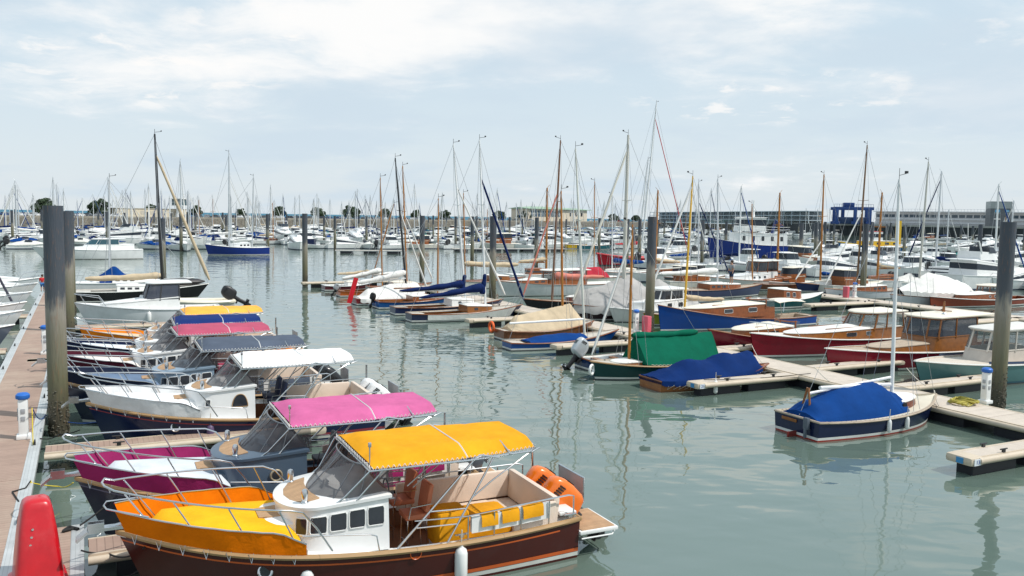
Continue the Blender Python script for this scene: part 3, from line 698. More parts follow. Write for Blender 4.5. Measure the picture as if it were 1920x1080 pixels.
# finger piers between the hire boats
def finger(px, py, xr, w=.75, label='', group=None, num=None, z=.5, **k):
    """centre line starts at pixel (px, py) on deck height"""
    A = P(px, py, z); kk = (xr-960)/F; a, b = M3I @ (A-CP), M3I @ RV; t = (-kk*a.z-a.x)/(b.x+kk*b.z)
    return A, A+RV*t
A, B_ = finger(84, 843, 585); pontoon('finger_pier', 'planked finger pier between the pink and white canopied motorboats', A, B_, .75, edge=.06, edgem=BEIGE, bumper=.09, cleats=2, endcap=True)
A = P(165, 1025, .5); pontoon('finger_pier', 'finger pier beside the maroon motorboat bow by the red cover', A, A+RV*5, .85, edge=.06, edgem=BEIGE, bumper=.09, cleats=2)
for px, py, lab in ((130, 672, 'finger pier behind the rusty pile under the slate canopied bow'), (134, 612, 'finger pier beside the white cabin cruiser')):
    A = P(px, py, .5); pontoon('finger_pier', lab, A-RV*1.5, A+RV*5, .7, edge=.06, edgem=BEIGE, bumper=.09, cleats=2)
# fingers on the far side of the walkway
for px, py, lab in ((60, 590, 'finger pier between the white bows left of the walkway'), (12, 655, 'finger pier left of the walkway nearest the frame edge')):
    A = P(px, py, .5); pontoon('finger_pier', lab, A, A-RV*6, .7, edge=.06, edgem=BEIGE, bumper=.09, cleats=2)

def pedestal(px, py, label, z=.5, h=1.18):
    p = P(px, py, z); o = thing('power_pedestal', label, 'power pedestal', p, GA-PI/2, 'white power pedestals with blue caps')
    mb = MB(); mb.box((0, 0, .06), (.34, .34, .12), bev=.03); mb.box((0, 0, .11+h*.4), (.23, .23, h*.8), bev=.035); mb.build('post', WHITE, o)
    mb = MB(); mb.lathe([(.16, 0), (.175, .03), (.17, .10), (.12, .15), (.02, .165)], (0, 0, h*.8+.12), 10); mb.build('cap', mat((.02, .13, .48), .4), o)
    mb = MB()
    for zz in (.75, .55): mb.box((.12, 0, zz), (.03, .10, .12), bev=.01); mb.box((0, -.12, zz), (.10, .03, .12), bev=.01)
    mb.build('socket', mat((.35, .36, .38), .5), o); return o
pedestal(45, 822, 'white power pedestal with blue cap nearest on the left walkway')
pedestal(85, 664, 'white power pedestal with blue cap behind the big rusty pile')

PILE = mat((.075, .075, .08), .5, .0, var=.35, scale=1.6, stain=((.20, .10, .05), .55, 1.1))
def pile_mat():
    m = bpy.data.materials.new('surface'); m.use_nodes = True; nt = m.node_tree; N = nt.nodes; K = nt.links.new; b = N['Principled BSDF']; b.inputs['Roughness'].default_value = .55
    tc = N.new('ShaderNodeTexCoord'); sp = N.new('ShaderNodeSeparateXYZ'); K(tc.outputs['Object'], sp.inputs[0])
    mp = N.new('ShaderNodeMapping'); mp.inputs['Scale'].default_value = (5, 5, .7); K(tc.outputs['Object'], mp.inputs[0])
    n = N.new('ShaderNodeTexNoise'); n.inputs['Scale'].default_value = 1.6; n.inputs['Detail'].default_value = 8; n.inputs['Roughness'].default_value = .65; K(mp.outputs[0], n.inputs['Vector'])
    ad = N.new('ShaderNodeMath'); ad.operation = 'MULTIPLY_ADD'; K(n.outputs[0], ad.inputs[0]); ad.inputs[1].default_value = 1.7; K(sp.outputs[2], ad.inputs[2])
    cr = N.new('ShaderNodeValToRGB'); mr = N.new('ShaderNodeMapRange'); K(ad.outputs[0], mr.inputs[0]); mr.inputs[1].default_value = .3; mr.inputs[2].default_value = 8.0; K(mr.outputs[0], cr.inputs[0])
    e = cr.color_ramp.elements; e[0].position = 0; e[0].color = (.03, .028, .02, 1); e[1].position = 1; e[1].color = (.045, .05, .058, 1)
    for pos, c in ((.17, (.075, .065, .04)), (.28, (.13, .125, .07)), (.44, (.19, .175, .125)), (.54, (.26, .24, .20)), (.60, (.062, .072, .085)), (.9, (.048, .060, .078))):
        x = e.new(pos); x.color = (*c, 1)
    n2 = N.new('ShaderNodeTexNoise'); n2.inputs['Scale'].default_value = 4; n2.inputs['Detail'].default_value = 8; K(mp.outputs[0], n2.inputs['Vector'])
    r2 = N.new('ShaderNodeMapRange'); K(n2.outputs[0], r2.inputs[0]); r2.inputs[1].default_value = .58; r2.inputs[2].default_value = .72; r2.inputs[4].default_value = .42
    mx = N.new('ShaderNodeMix'); mx.data_type = 'RGBA'; K(r2.outputs[0], mx.inputs[0]); K(cr.outputs[0], mx.inputs[6]); mx.inputs[7].default_value = (.24, .12, .06, 1); K(mx.outputs[2], b.inputs['Base Color'])
    bm = N.new('ShaderNodeBump'); bm.inputs['Strength'].default_value = .6; bm.inputs['Distance'].default_value = .03; K(n2.outputs[0], bm.inputs['Height']); K(bm.outputs[0], b.inputs['Normal']); return m
PM = pile_mat()
def pile(px, py, r=.27, top=6.5, label='', z=0, barn=True, group='steel mooring piles', lean=(0, 0)):
    p = P(px, py, z); o = thing('mooring_pile', label, 'pile', (p.x, p.y, 0), rnd.uniform(0, 6), group)
    n = 28; mb = MB(); mb.loft([[Vector((r*math.cos(2*PI*j/n)+lean[0]*z_, r*math.sin(2*PI*j/n)+lean[1]*z_, z_)) for j in range(n)] for z_ in (-1, 1.2, 3.4, top)], cap=False)
    mb.loft([[Vector((r*k*math.cos(2*PI*j/n)+lean[0]*top, r*k*math.sin(2*PI*j/n)+lean[1]*top, top-d)) for j in range(n)] for k, d in ((1, 0), (.93, 0), (.92, .25), (.02, .25))], cap=False)
    mb.build('pile_tube', PM, o, 40)
    if barn:
        mb = MB(); rr = random.Random(int(px))
        for i in range(int(barn)*150):
            a = rr.uniform(0, 6.28); zz = abs(rr.gauss(0, .55))+.05; k = rr.uniform(.018, .05)
            mb.box((math.cos(a)*(r+.005), math.sin(a)*(r+.005), zz), (k, k, k*.8), rz=a+rr.uniform(-.5, .5), ry=rr.uniform(-.6, .6))
        tag(mb.build('barnacles', mat((.11, .10, .075), .9, var=.4, scale=9), o), kind='stuff')
    return o
pile(111, 815, .265, 6.62, 'thick rusty pile nearest on the left between pontoon and boats', barn=2)
pile(131, 640, .25, 6.45, 'second rusty pile standing just behind the thickest left pile')
pile(135, 590, .25, 6.45, 'third rusty pile mostly hidden behind two thicker left piles')
pile(572, 537, .24, 6.52, 'lone dark pile at the tip of the far finger in open water')
pile(791, 528, .25, 6.5, 'pile with a white conical cap behind the black mast')
pile(885, 496, .25, 6.5, 'dark pile in open water left of the navy sail covers')
pile(923, 562, .26, 6.55, 'thick dark pile behind the navy covered sails')
pile(1005, 506, .25, 6.5, 'dark pile in open water left of the tall brown mast')
pile(1217, 622, .26, 6.65, 'thick rusty pile beside the pink cabinet and blue hull', barn=2)
pile(1315, 505, .25, 6.5, 'dark pile before the blue ship left of its bow')
pile(1617, 560, .25, 6.4, 'dark pile against a brown mast beside the yellow workboat')
pile(1833, 520, .26, 6.5, 'dark pile among white cruisers left of the nearest right pile')
pile(1869, 765, .255, 6.6, 'tall barnacled pile nearest on the right rising from the walkway', barn=2)
pile(307, 533, .22, 5.9, 'brown pile standing just right of the black mast')
pile(1535, 503, .22, 6.3, 'brown grey pile right of the blue ship')
pile(1918, 500, .25, 6.5, 'dark pile at the extreme right edge')
pile(1186, 520, .12, 5.6, 'thin brown post left of the thick rusty pile', group=None)

# red moulded cover on the near corner
def red_cover():
    p = P(72, 1088, .5); o = thing('moulded_cover', 'glossy red tapering moulded cover standing on the near landing', 'cover', p, GA-PI/2+.12)
    mb = MB(); rg = []
    for z, a, b, k in ((0, .54, .42, .30), (.03, .54, .42, .30), (.05, .47, .36, .32), (.4, .425, .33, .34), (.9, .345, .275, .36), (1.25, .245, .22, .38), (1.33, .225, .195, .42), (1.375, .17, .15, .5), (1.39, .08, .06, .6)):
        rg.append([Vector((a*math.copysign(abs(math.cos(t))**k, math.cos(t)), b*math.copysign(abs(math.sin(t))**k, math.sin(t)), z)) for t in [2*PI*i/40 for i in range(40)]])
    mb.loft(rg); sh = mb.build('shell', mat((.52, .006, .014), .3, coat=.25, var=.15, stain=((.60, .08, .08), .25, 3)), o, 50)
    mb = MB()
    for i in range(7): mb.tube([(.42-.012*i*1.2, -.20+.02*i, .25+.12*i), (.43-.012*i*1.2, -.20+.02*i, .25+.12*i)], .02, 6)
    mb.build('rivet', STEEL, o)
red_cover()
# mooring lines and the hose on the left pontoon
def rope(pts, label, m, r=.012, sag=.0, name='mooring_rope', cat='rope', group=None, n=14):
    out = []
    for a, b in zip(pts, pts[1:]):
        for i in range(n):
            q = i/n; p = Vector(a).lerp(Vector(b), q); p.z -= sag*4*q*(1-q)*(b-a).length*.25; out.append(p)
    out.append(Vector(pts[-1])); mb = MB(); mb.tube(out, r, 6); return single(name, mb, m, label, cat, group, 70)
RB = mat((.012, .012, .013), .8)
rope([P(62, 768, 1.3), P(85, 778, .52), P(175, 792, .45), at_boat(hb3, 7.2, .3, 1.3)], 'blue line from the near left pedestal to the white foredeck', mat((.01, .06, .25), .7), .014, .25, 'shore_cable', 'cable')
rope([P(60, 765, 1.25), P(62, 830, .52), P(58, 905, .52), P(110, 912, .3), P(137, 905, .9)], 'yellow line along the pontoon edge to the magenta bow', mat((.65, .5, .02), .7), .012, .1, 'shore_cable', 'cable')
for a, b, z1, lab in (((57, 902), (35, 940), .52, 'black rope end lying on the planks near the pontoon edge'),):
    rope([P(*a, .55), P(48, 915, .52), P(23, 922, .52), P(*b, .52)], lab, RB, .016)
rope([P(150, 985, .62), at_boat(hb2, 7.3, .35, .95)], 'black mooring rope from the landing up to the magenta bow', RB, .016, .1)
rope([P(152, 1032, .6), P(200, 1036, .45), at_boat(hb1, 7.6, .3, 1.1)], 'black mooring rope from the landing to the orange bow', RB, .016, .25)
rope([P(235, 1085, .3), at_boat(hb1, 7.15, .55, 1.15)], 'black mooring rope running down from the orange bow fairlead', RB, .016, .05)
rope([P(75, 822, .55), P(110, 815, .35), P(150, 806, .5)], 'black rope round the foot of the thick left pile', RB, .016, .2)
rope([P(140, 990, .53), P(118, 996, .53), P(130, 988, .53), P(147, 992, .53)], 'coil of black rope on the landing behind the red cover', RB, .03)
# ------------------------------------------------------------------ classic boats: sailing boats and launches
VARN = wood('8a4d1e'); VARN2 = wood('8a4a1c'); MASTW = mat('b0722e', .4, var=.25, scale=3); MAHOG = wood('6e2f14'); PINE = mat('87521f', .35, var=.28, scale=4, coat=.15)
TKDECK = mat((.46, .37, .28), .7, var=.14, scale=3, stripe=(1, 16, .14, .35)); GREYDK = mat((.55, .50, .43), .7, var=.12, stripe=(1, 14, .12, .25))
CANV = mat((.74, .69, .59), .7, var=.08, bump=.15, bscale=14); WOOF = mat((.76, .75, .71), .55, var=.05)
ALUM = mat((.66, .68, .70), .35, .35, var=.05); WMAST = mat((.78, .79, .79), .35, var=.04); GREYMAST = mat((.55, .54, .49), .45, var=.08); BMAST = mat((.02, .02, .022), .3)
NAVYC = cloth((.006, .018, .085)); BLUEC = cloth((.003, .045, .20)); TANC = cloth((.56, .45, .31)); WHTC = cloth((.74, .73, .70)); GREYC = cloth((.40, .39, .38)); GREENC = cloth((.0, .105, .060)); SALMC = cloth((.62, .22, .17))
WBOOT = mat((.62, .62, .59), .5)
def boat(name, label, xl, yl, xr, bow='R', ang=None, B=None, fb=(.6, .6, .9), hull='102040', boot=None, bottom=None, deck=None, rail=None, cock=None, well=None,
         trunk=(), house=None, mast=None, boom=None, jib=None, tents=(), tr=.7, rake=.5, cat='boat', group=None, cw=.6, bul=.06, rig=True, stripe=None, rubr=.03, pulpit=False, floor=.15, flare=.2, L=None, p=2.2, peak=.42):
    ang = GA if ang is None else ang
    A, L_ = span(xl, yl, xr, ang); L = L or L_; d = Vector((math.cos(ang), math.sin(ang), 0))
    o = thing(name, label, cat, A if bow == 'R' else A+d*L, ang if bow == 'R' else ang+PI, group); B = B or (L*.20+.75)
    h = Hull(L, B, fb[0], fb[1], fb[2], tr=tr, rake=rake, bul=bul, cock=cock, cw=min(cw, B*.34), floor=floor, n=26, flare=flare, p=p, peak=peak)
    hm = gloss(hull) if isinstance(hull, (str, tuple)) else hull
    h.build(o, hm, boot or WBOOT, bottom or mat((.05, .05, .06), .6), deck or TKDECK, rail or VARN, well=well, rub=rubr, stripe=stripe)
    bpy.context.view_layer.update(); inv = (Matrix.Translation(o.location) @ Matrix.Rotation(o.rotation_euler.z, 4, 'Z')).inverted()
    dist = A.length; wr = .0055+dist*.00010
    for k in trunk:
        t0, t1 = k['t']; tm = (t0+t1)/2; w = k.get('w', .68); nose = k.get('nose', .5)*(t1-t0)*L
        tk = Trunk(L*t0, L*t1, h.hb(t0)*w, min(h.hb(t0), h.hb(max(t0, t1-nose/L)))*w, nose, h.zs(tm)-bul-.06, k['h'][0]+.06, k['h'][1]+.06, inset=k.get('inset', .08), rake=k.get('rake', .08))
        mb = MB(); tk.walls(mb); cb = mb.build('cabin', k.get('m', VARN), o, 40)
        mb = MB(); tk.roof(mb, over=.03, camber=k.get('cam', .09), thick=.03); mb.build('cabin_roof', k.get('roof', CANV), cb, 40)
        nw = k.get('win', 2); s1 = tk.len/2-nose*1.25; s0 = .12
        if nw:
            step = (s1-s0)/nw; f = k.get('f', (.42, .78)); fill = k.get('fill', .62)
            mirror_windows(tk, cb, [(s0+step*(i+.5-fill/2), s0+step*(i+.5+fill/2), f[0], f[1]) for i in range(nw)], frame=k.get('frame'))
        if k.get('grab'):
            for sd in (1, -1):
                g = MB(); y = sd*tk.pl[0][1]*.62; zt = tk.top((tk.x0+tk.x1)/2)+.12
                g.tube([(lerp(tk.x0, tk.x1, .2), y, zt), (lerp(tk.x0, tk.x1, .7), y, zt-.02)], .022, 5); g.build('grab_rail', VARN, cb)
        k['tk'] = tk
    if house:
        k = house; t0, t1 = k['t']; tm = (t0+t1)/2; w = k.get('w', .78)
        tk = Trunk(L*t0, L*t1, h.hb(t0)*w, h.hb(t1)*w, k.get('nose', .25)*(t1-t0)*L, h.zs(tm)-bul-.05, k['h'], k['h']*.97, inset=k.get('inset', .10), rake=k.get('rake', .25), n=4)
        sill = k.get('sill', .45); hm_ = k.get('m', VARN)
        mb = MB(); tk.walls(mb, f1=sill); cb = mb.build('wheelhouse', hm_, o, 40)
        mb = MB(); tk.walls(mb, f0=sill, f1=.97, back=k.get('back', True)); mb.build('window', k.get('glass', GLASS), cb, 40)
        mb = MB(); fr = k.get('frame', hm_); ss = [.02, tk.len-.02]+[q*tk.len for q in k.get('posts', (.2, .38, .5, .62, .8))]
        open_ = not k.get('roof', 1); pl_ = tk.pl[2:-2] if open_ else tk.pl
        if open_: ss = [tk.cum[3], tk.len/2, tk.len-tk.cum[3]]
        for s_ in ss: mb.tube([tk.pt(s_, sill-.05), tk.pt(s_, .7), tk.pt(s_, 1)], k.get('pr', .045), 6)
        mb.tube([tk.xf(x, y, sill) for x, y in pl_], .03, 5); mb.tube([tk.xf(x, y, .97) for x, y in pl_], .035, 5); mb.build('window_frame', fr, cb, 50)
        if k.get('roof', 1):
            mb = MB(); tk.roof(mb, over=.08, camber=.09, thick=.05, aft=k.get('aft', .3), fore=.12); mb.build('wheelhouse_roof', k.get('rm', CREAM), cb, 40)
        k['tk'] = tk
    for k in tents: tent(h, k['prof'], k['m'], o, k.get('name', 'cockpit_cover'), k.get('drop', .12), k.get('pw', 1.6), k.get('wr', .03), lash=k.get('lash', 0), seed=xl, w=k.get('w', 1.04))
    M = None
    for i, k in enumerate(mast or ()):
        t = k['t']
        bx = k.get('bx') or k['top'][0]; mw = inv.inverted()
        t = min([q/50 for q in range(4, 48)], key=lambda q: abs(pix(mw @ Vector((L*q, 0, h.zs(q))))[0]-bx)); bz = h.zs(t)-.05; base = Vector((L*t, 0, bz)); bw = inv.inverted() @ base
        top = inv @ AT(k['top'][0], k['top'][1], bw); r = k.get('r', .06); M = (base, top)
        mb = MB(); mb.tube([base, base.lerp(top, .5), base.lerp(top, .8), top], [r, r*.95, r*.8, r*.55], 8); ms = mb.build('mast', k.get('m', ALUM), o, 60)
        mb = MB(); hgt = (top-base).length
        if k.get('spr', 1):
            q = base.lerp(top, .62); mb.tube([q+Vector((-.05, .55, .05)), q, q+Vector((-.05, -.55, .05))], .022, 5); mb.build('spreader', k.get('m', ALUM), ms)
        v = MB(); v.tube([top, top+Vector((0, 0, .35))], wr*1.2, 4); v.tube([top+Vector((.0, 0, .12)), top+Vector((.45, .1, .2))], wr*1.2, 4); v.box(top+Vector((.45, .1, .24)), (.08, .08, .08)); v.build('masthead_vane', BLACK, ms)
        if rig:
            w_ = MB(); q = base.lerp(top, .62)
            for sd in (1, -1):
                ch = h.pt(max(.02, t-.04), sd, .02, -.06)
                w_.tube([ch, q+Vector((-.05, sd*.55, .05)), top], wr, 4); w_.tube([h.pt(t+.02, sd, .02, -.06), base.lerp(top, .6)], wr, 4)
            w_.tube([h.pt(.99, 1, .03, -.02), base.lerp(top, k.get('fs', .97))], wr, 4)
            if k.get('bs', 1): w_.tube([Vector((.1, 0, h.fs)), top], wr, 4)
            w_.build('rigging', WIRE, ms, 0)
        for b in ([k['boom']] if isinstance(k.get('boom'), dict) else k.get('boom', ())):
            a = base+Vector((-.12, 0, b['z'])); e = a+Vector((-b['len'], b.get('dy', 0), b.get('dz', 0)))
            if b.get('cover'):
                ab = a+Vector((0, 0, b.get('up', .25))); furl(ab, e+Vector((0, 0, .05)), b.get('r', .2), b.get('r1', .09), b['cover'], ms, seed=xl)
                if b.get('luff'):                # cover rises up the mast
                    furl(a+Vector((.05, 0, b['luff'])), a+Vector((-.15, 0, 0)), .11, .2, b['cover'], ms)
            mb = MB(); mb.tube([a, e], b.get('br', .045), 7); mb.build('boom', b.get('m', WMAST), ms)
        j = k.get('jib')
        if j: furl(base.lerp(top, j.get('f', .75)), h.pt(j.get('tt', .985), 1, .25, -.02), j.get('r', .045), j.get('r1', .075), j['m'], ms, 'furled_jib', lump=.1, sag=.0, n=14)
    if pulpit:
        mb = MB(); mb.tube([h.pt(.80, 1, .0, -.05), h.pt(.83, 1, .45, -.03), h.pt(.95, 1, .5, .02), Vector((L+.08, 0, fb[2]+.5)), h.pt(.95, -1, .5, .02), h.pt(.83, -1, .45, -.03), h.pt(.80, -1, 0, -.05)], .014+dist*.00006, 5)
        for sd in (1, -1): mb.tube([h.pt(.93, sd, 0, -.03), h.pt(.94, sd, .5, .02)], .012, 5)
        mb.build('pulpit', STEEL, o)
    return o, h
def part_box(o, name, c, d, m, **k): mb = MB(); mb.box(c, d, **k); return mb.build(name, m, o)
def stays(o, h, pts, name='deck_line'): mb = MB(); mb.tube(pts, .012, 5); return mb.build(name, ROPE, o)

# --- right side, west of the walkway: sterns to the open water
o, h = boat('sailing_boat', 'navy hulled daysailer with blue cockpit cover and white mast, alone at lower right', 1492, 817, 1752, B=2.35, fb=(.62, .56, .82), hull=(.007, .014, .05), deck=mat((.62, .56, .45), .6, var=.06), rail=TKDECK, cock=(.06, .5), cw=.55, tr=.78, rake=.35, group=None, cat='sailboat',
   trunk=[dict(t=(.12, .82), w=.62, h=(.12, .36), nose=.34, m=MAHOG, roof=WOOF, win=0, cam=.12)], bottom=mat((.30, .03, .02), .5), boot=mat((.70, .70, .67), .5), p=2.6, flare=.12,
   tents=[dict(prof=[(.02, .14), (.08, .46), (.3, .80), (.5, .86), (.64, .46)], m=BLUEC, pw=2.2, w=.74, drop=.20, lash=.1)],
   mast=[dict(t=.66, top=(1686, 336), bx=1672, m=WMAST, r=.062, boom=[dict(len=3.1, z=.72, dz=.12, br=.06), dict(len=3.3, z=.95, dz=-.32, br=.045, dy=.25)])])
mb = MB(); mb.tube([(.35, .22, .6), (.42, .02, 1.45)], .035, 5); mb.tube([(.35, -.22, .6), (.42, -.02, 1.45)], .035, 5); mb.build('boom_crutch', PINE, o)
mb = MB(); mb.box((-.02, .28, .46), (.03, .62, .10), bev=.02); mb.build('name_board', PINE, o)
mb = MB(); mb.box((-.10, -.5, .50), (.12, .18, .36), bev=.03); mb.box((-.14, -.5, .22), (.08, .08, .3), bev=.02); mb.build('outboard_bracket', mat((.10, .12, .15), .4), o)
mb = MB(); mb.prism([(-.35, -.02), (.05, -.02), (.05, .02), (-.35, .02)], -.2, .16); mb.build('rudder', mat((.20, .025, .02), .5), o)
mb = MB()
tk_ = None
for sd in (1, -1):
    c = h.pt(.62, sd, 0, -.42); mb.tube([c+Vector((0, sd*.02, .16)), c+Vector((0, sd*.05, .16))], .09, 14)
mb.build('porthole_glass', DARK, o)
for i, t in enumerate((.42, .56)): fender(at_boat(o, *h.side(t, .12, -1, .10)), ['slim white fender on the navy daysailer nearer its stern', 'slim white fender on the navy daysailer nearer its bow'][i], ln=.42, r=.07, group='fenders on the navy daysailer')

boat('sailing_boat', 'bright blue hulled sailboat with blue cockpit cover and white mast', 950, 656, 1160, B=1.9, fb=(.42, .40, .75), hull=(.006, .06, .24), deck=GREYDK, rail=VARN, cock=(.12, .6), tr=.55, rake=.7, cat='sailboat',
   tents=[dict(prof=[(.16, .05), (.3, .22), (.5, .25), (.66, .12)], m=BLUEC, pw=2.5, w=.72, drop=.05)],
   mast=[dict(t=.70, top=(1079, 278), bx=1097, m=mat((.68, .68, .62), .4), r=.065, boom=dict(len=4.2, z=.9, dz=-.05, br=.055))])
o, h = boat('sailing_boat', 'varnished wooden sailboat under a tan boom tent with an orange lifebuoy', 935, 637, 1113, B=2.1, fb=(.55, .5, .8), hull=wood('7a4a2c'), deck=GREYDK, rail=VARN, tr=.6, cat='sailboat',
   tents=[dict(prof=[(.08, .18), (.16, .75), (.5, 1.05), (.74, 1.2), (.86, .3)], m=TANC, pw=1.15, w=.92, drop=.1, wr=-.04, lash=.1)], mast=[dict(t=.76, top=(1052, 358), bx=1055, m=MASTW, r=.07, spr=0)])
lifering((-.15, .6, .62), .26, mat((.75, .12, .02), .6), o, rz=PI/2)
o, h = boat('sailing_boat', 'navy sailboat with white side cloth and navy covered boom, nearest of its group', 766, 603, 980, B=2.3, fb=(.55, .52, .85), hull=(.010, .018, .06), deck=GREYDK, rail=VARN, cock=(.12, .5), well=PINE, tr=.5, rake=.8, cat='sailboat', pulpit=True,
   trunk=[dict(t=(.46, .72), w=.66, h=(.40, .30), m=PINE, roof=WOOF, win=1, fill=.25)],
   mast=[dict(t=.66, top=(899, 262), bx=912, m=WMAST, r=.075, boom=dict(len=4.4, z=1.0, dz=-.15, cover=NAVYC, up=.5, r=.30, r1=.08, luff=1.3), jib=dict(m=NAVYC, f=.78, r=.06, r1=.09))])
for sd in (1, -1):
    mb = MB(); mb.grid([[h.pt(t, sd, -.06, .03) for t in [lerp(.12, .93, i/18) for i in range(19)]], [h.side(t, .14, sd, .035) for t in [lerp(.12, .93, i/18) for i in range(19)]]], thick=.0); mb.build('side_cloth', WHTC, o)
boat('sailing_boat', 'navy sailboat with long overhanging stern behind the white side cloth', 736, 590, 945, B=2.3, fb=(.55, .52, .85), hull=(.010, .018, .07), deck=GREYDK, rail=VARN, cock=(.12, .55), well=PINE, tr=.5, rake=.8, cat='sailboat',
   trunk=[dict(t=(.48, .72), w=.66, h=(.42, .30), m=WHITE, roof=WOOF, win=1, fill=.25)],
   mast=[dict(t=.68, top=(850, 270), bx=871, m=WMAST, r=.075, boom=dict(len=4.6, z=1.0, dz=-.05, cover=NAVYC, up=.42, r=.26, r1=.10, luff=1.0), jib=dict(m=WHTC, f=.74, r=.05, r1=.08))])
o, h = boat('sailing_boat', 'bright blue open sailboat with wooden cabin and small black outboard', 704, 578, 852, B=2.2, fb=(.55, .5, .75), hull=(.006, .075, .26), deck=VARN, rail=VARN, cock=(.05, .45), well=PINE, cat='sailboat',
   trunk=[dict(t=(.42, .75), w=.7, h=(.34, .28), m=VARN, roof=WOOF, win=1, fill=.3)], mast=[dict(t=.72, top=(822, 372), m=MASTW, r=.06, spr=0, boom=dict(len=3.2, z=.8, m=PINE))])
outboard(o, (-.1, .3, .55), R(20), BLACK, .6)
o, h = boat('sailing_boat', 'red hulled sailboat under a white tent cover with upright red rudder', 664, 571, 800, B=2.3, fb=(.5, .45, .7), hull=(.22, .012, .02), deck=WHITE, cat='sailboat',
   tents=[dict(prof=[(.04, .10), (.2, .7), (.55, 1.0), (.85, .9), (.97, .2)], m=WHTC, pw=1.3, drop=.3, w=1.06)], mast=[dict(t=.72, top=(741, 296), bx=764, m=BMAST, r=.085, boom=dict(len=3.6, z=1.35, dz=-.3, cover=WHTC, up=.45, r=.27, r1=.14), jib=dict(m=WHTC, f=.62))])
mb = MB(); mb.prism([(-.04, -.03), (.3, -.03), (.3, .03), (-.04, .03)], 0, 1.9); rd = mb.build('rudder', mat((.55, .01, .02), .4), o); rd.rotation_euler = (0, .28, 0); rd.location = (-.5, 0, .15)
o, h = boat('sailing_boat', 'small orange hulled dinghy sailer with pale sail cover and raised outboard', 634, 556, 730, B=1.9, fb=(.5, .45, .65), hull=(.55, .12, .02), deck=VARN, rail=VARN, cock=(.1, .6), well=PINE, cat='sailboat', mast=[dict(t=.72, top=(713, 333), bx=716, m=MASTW, r=.065, spr=0, boom=dict(len=3.2, z=1.1, dz=-.25, cover=WHTC, up=.45, r=.24, r1=.12))])
outboard(o, (-.15, .2, .5), R(35), mat((.3, .32, .34), .4), .6)
boat('sailing_boat', 'small maroon hulled sailboat with tan boom cover at the finger tip', 606, 545, 700, B=1.9, fb=(.5, .45, .65), hull=(.10, .012, .02), deck=WHITE, rail=WHITE, cock=(.1, .5), cat='sailboat', trunk=[dict(t=(.45, .75), h=(.3, .25), m=WHITE, win=1, fill=.3)], mast=[dict(t=.66, top=(739, 382), m=MASTW, r=.06, spr=0, boom=dict(len=2.8, z=.8, cover=TANC, r=.16, r1=.1))])
boat('sailing_boat', 'sailboat with orange wooden mast just right of the black mast', 690, 548, 810, B=2.2, fb=(.5, .45, .75), hull=(.55, .55, .53), deck=VARN, rail=VARN, cat='sailboat', trunk=[dict(t=(.35, .75), h=(.4, .3), m=WHITE, win=2)], mast=[dict(t=.62, top=(755, 311), bx=763, m=MASTW, r=.075, jib=dict(m=WHTC, f=.6), boom=dict(len=3, z=1.0, cover=WHTC))])
# green boat, little dinghy, covered wooden dinghy
o, h = boat('sailing_boat', 'dark green boat under a bright green boom tent with rolled sail', 1106, 713, 1335, bow='L', B=2.2, fb=(.6, .55, .8), hull=(.004, .045, .045), boot=mat((.72, .72, .68), .5), deck=GREYDK, rail=TRIM, cock=(.1, .6), tr=.6, rake=.25, cat='sailboat', p=2.8,
   trunk=[dict(t=(.66, .84), w=.6, h=(.1, .08), m=PINE, roof=WOOF, win=0, cam=.05)],
   tents=[dict(prof=[(.02, 1.12), (.3, 1.12), (.6, 1.12), (.655, 1.12), (.66, 1.1)], m=GREENC, pw=1.15, w=.93, drop=-.02, wr=.03, lash=.1)],
   mast=[dict(t=.665, top=(1186, 421), bx=1181, m=MASTW, r=.06, spr=0, fs=.9, jib=dict(m=WHTC, f=.93, r=.04, r1=.05), boom=dict(len=3.35, z=1.10, dz=.0, cover=GREENC, up=.05, r=.15, r1=.14, m=PINE))])
lifering((h.L+.0, .12, .45), .19, WHITE, o, rz=.6, name='bow_fender')
o, h = boat('dinghy', 'small blue dinghy with white inner seats and grey outboard', 1090, 692, 1182, B=1.5, fb=(.5, .42, .62), hull=(.008, .03, .10), deck=WOOF, rail=VARN2, cock=(.05, .8), well=mat((.45, .48, .5), .6), tr=.8, cat='dinghy')
outboard(o, (-.18, .1, .55), R(42), mat((.50, .53, .55), .3, .3, coat=.2), .95)
for x in (.9, 1.8): part_box(o, 'thwart', (x, 0, .36), (.24, 1.1, .04), PINE)
boat('dinghy', 'varnished wooden dinghy under a humped blue cover by the numbered finger', 1219, 730, 1440, B=2.0, fb=(.45, .40, .66), hull=wood('93571f'), boot=wood('93571f'), bottom=wood('7a451c'), deck=VARN, rail=VARN, tr=.72, rake=.5, cat='dinghy', flare=.3,
   tents=[dict(prof=[(.0, .06), (.14, .34), (.3, .66), (.45, .55), (.6, .78), (.7, .66), (.82, .70), (.90, .1)], m=NAVYC if 0 else cloth((.002, .022, .115)), pw=1.9, wr=.05, drop=.20, w=1.06, lash=.32)])
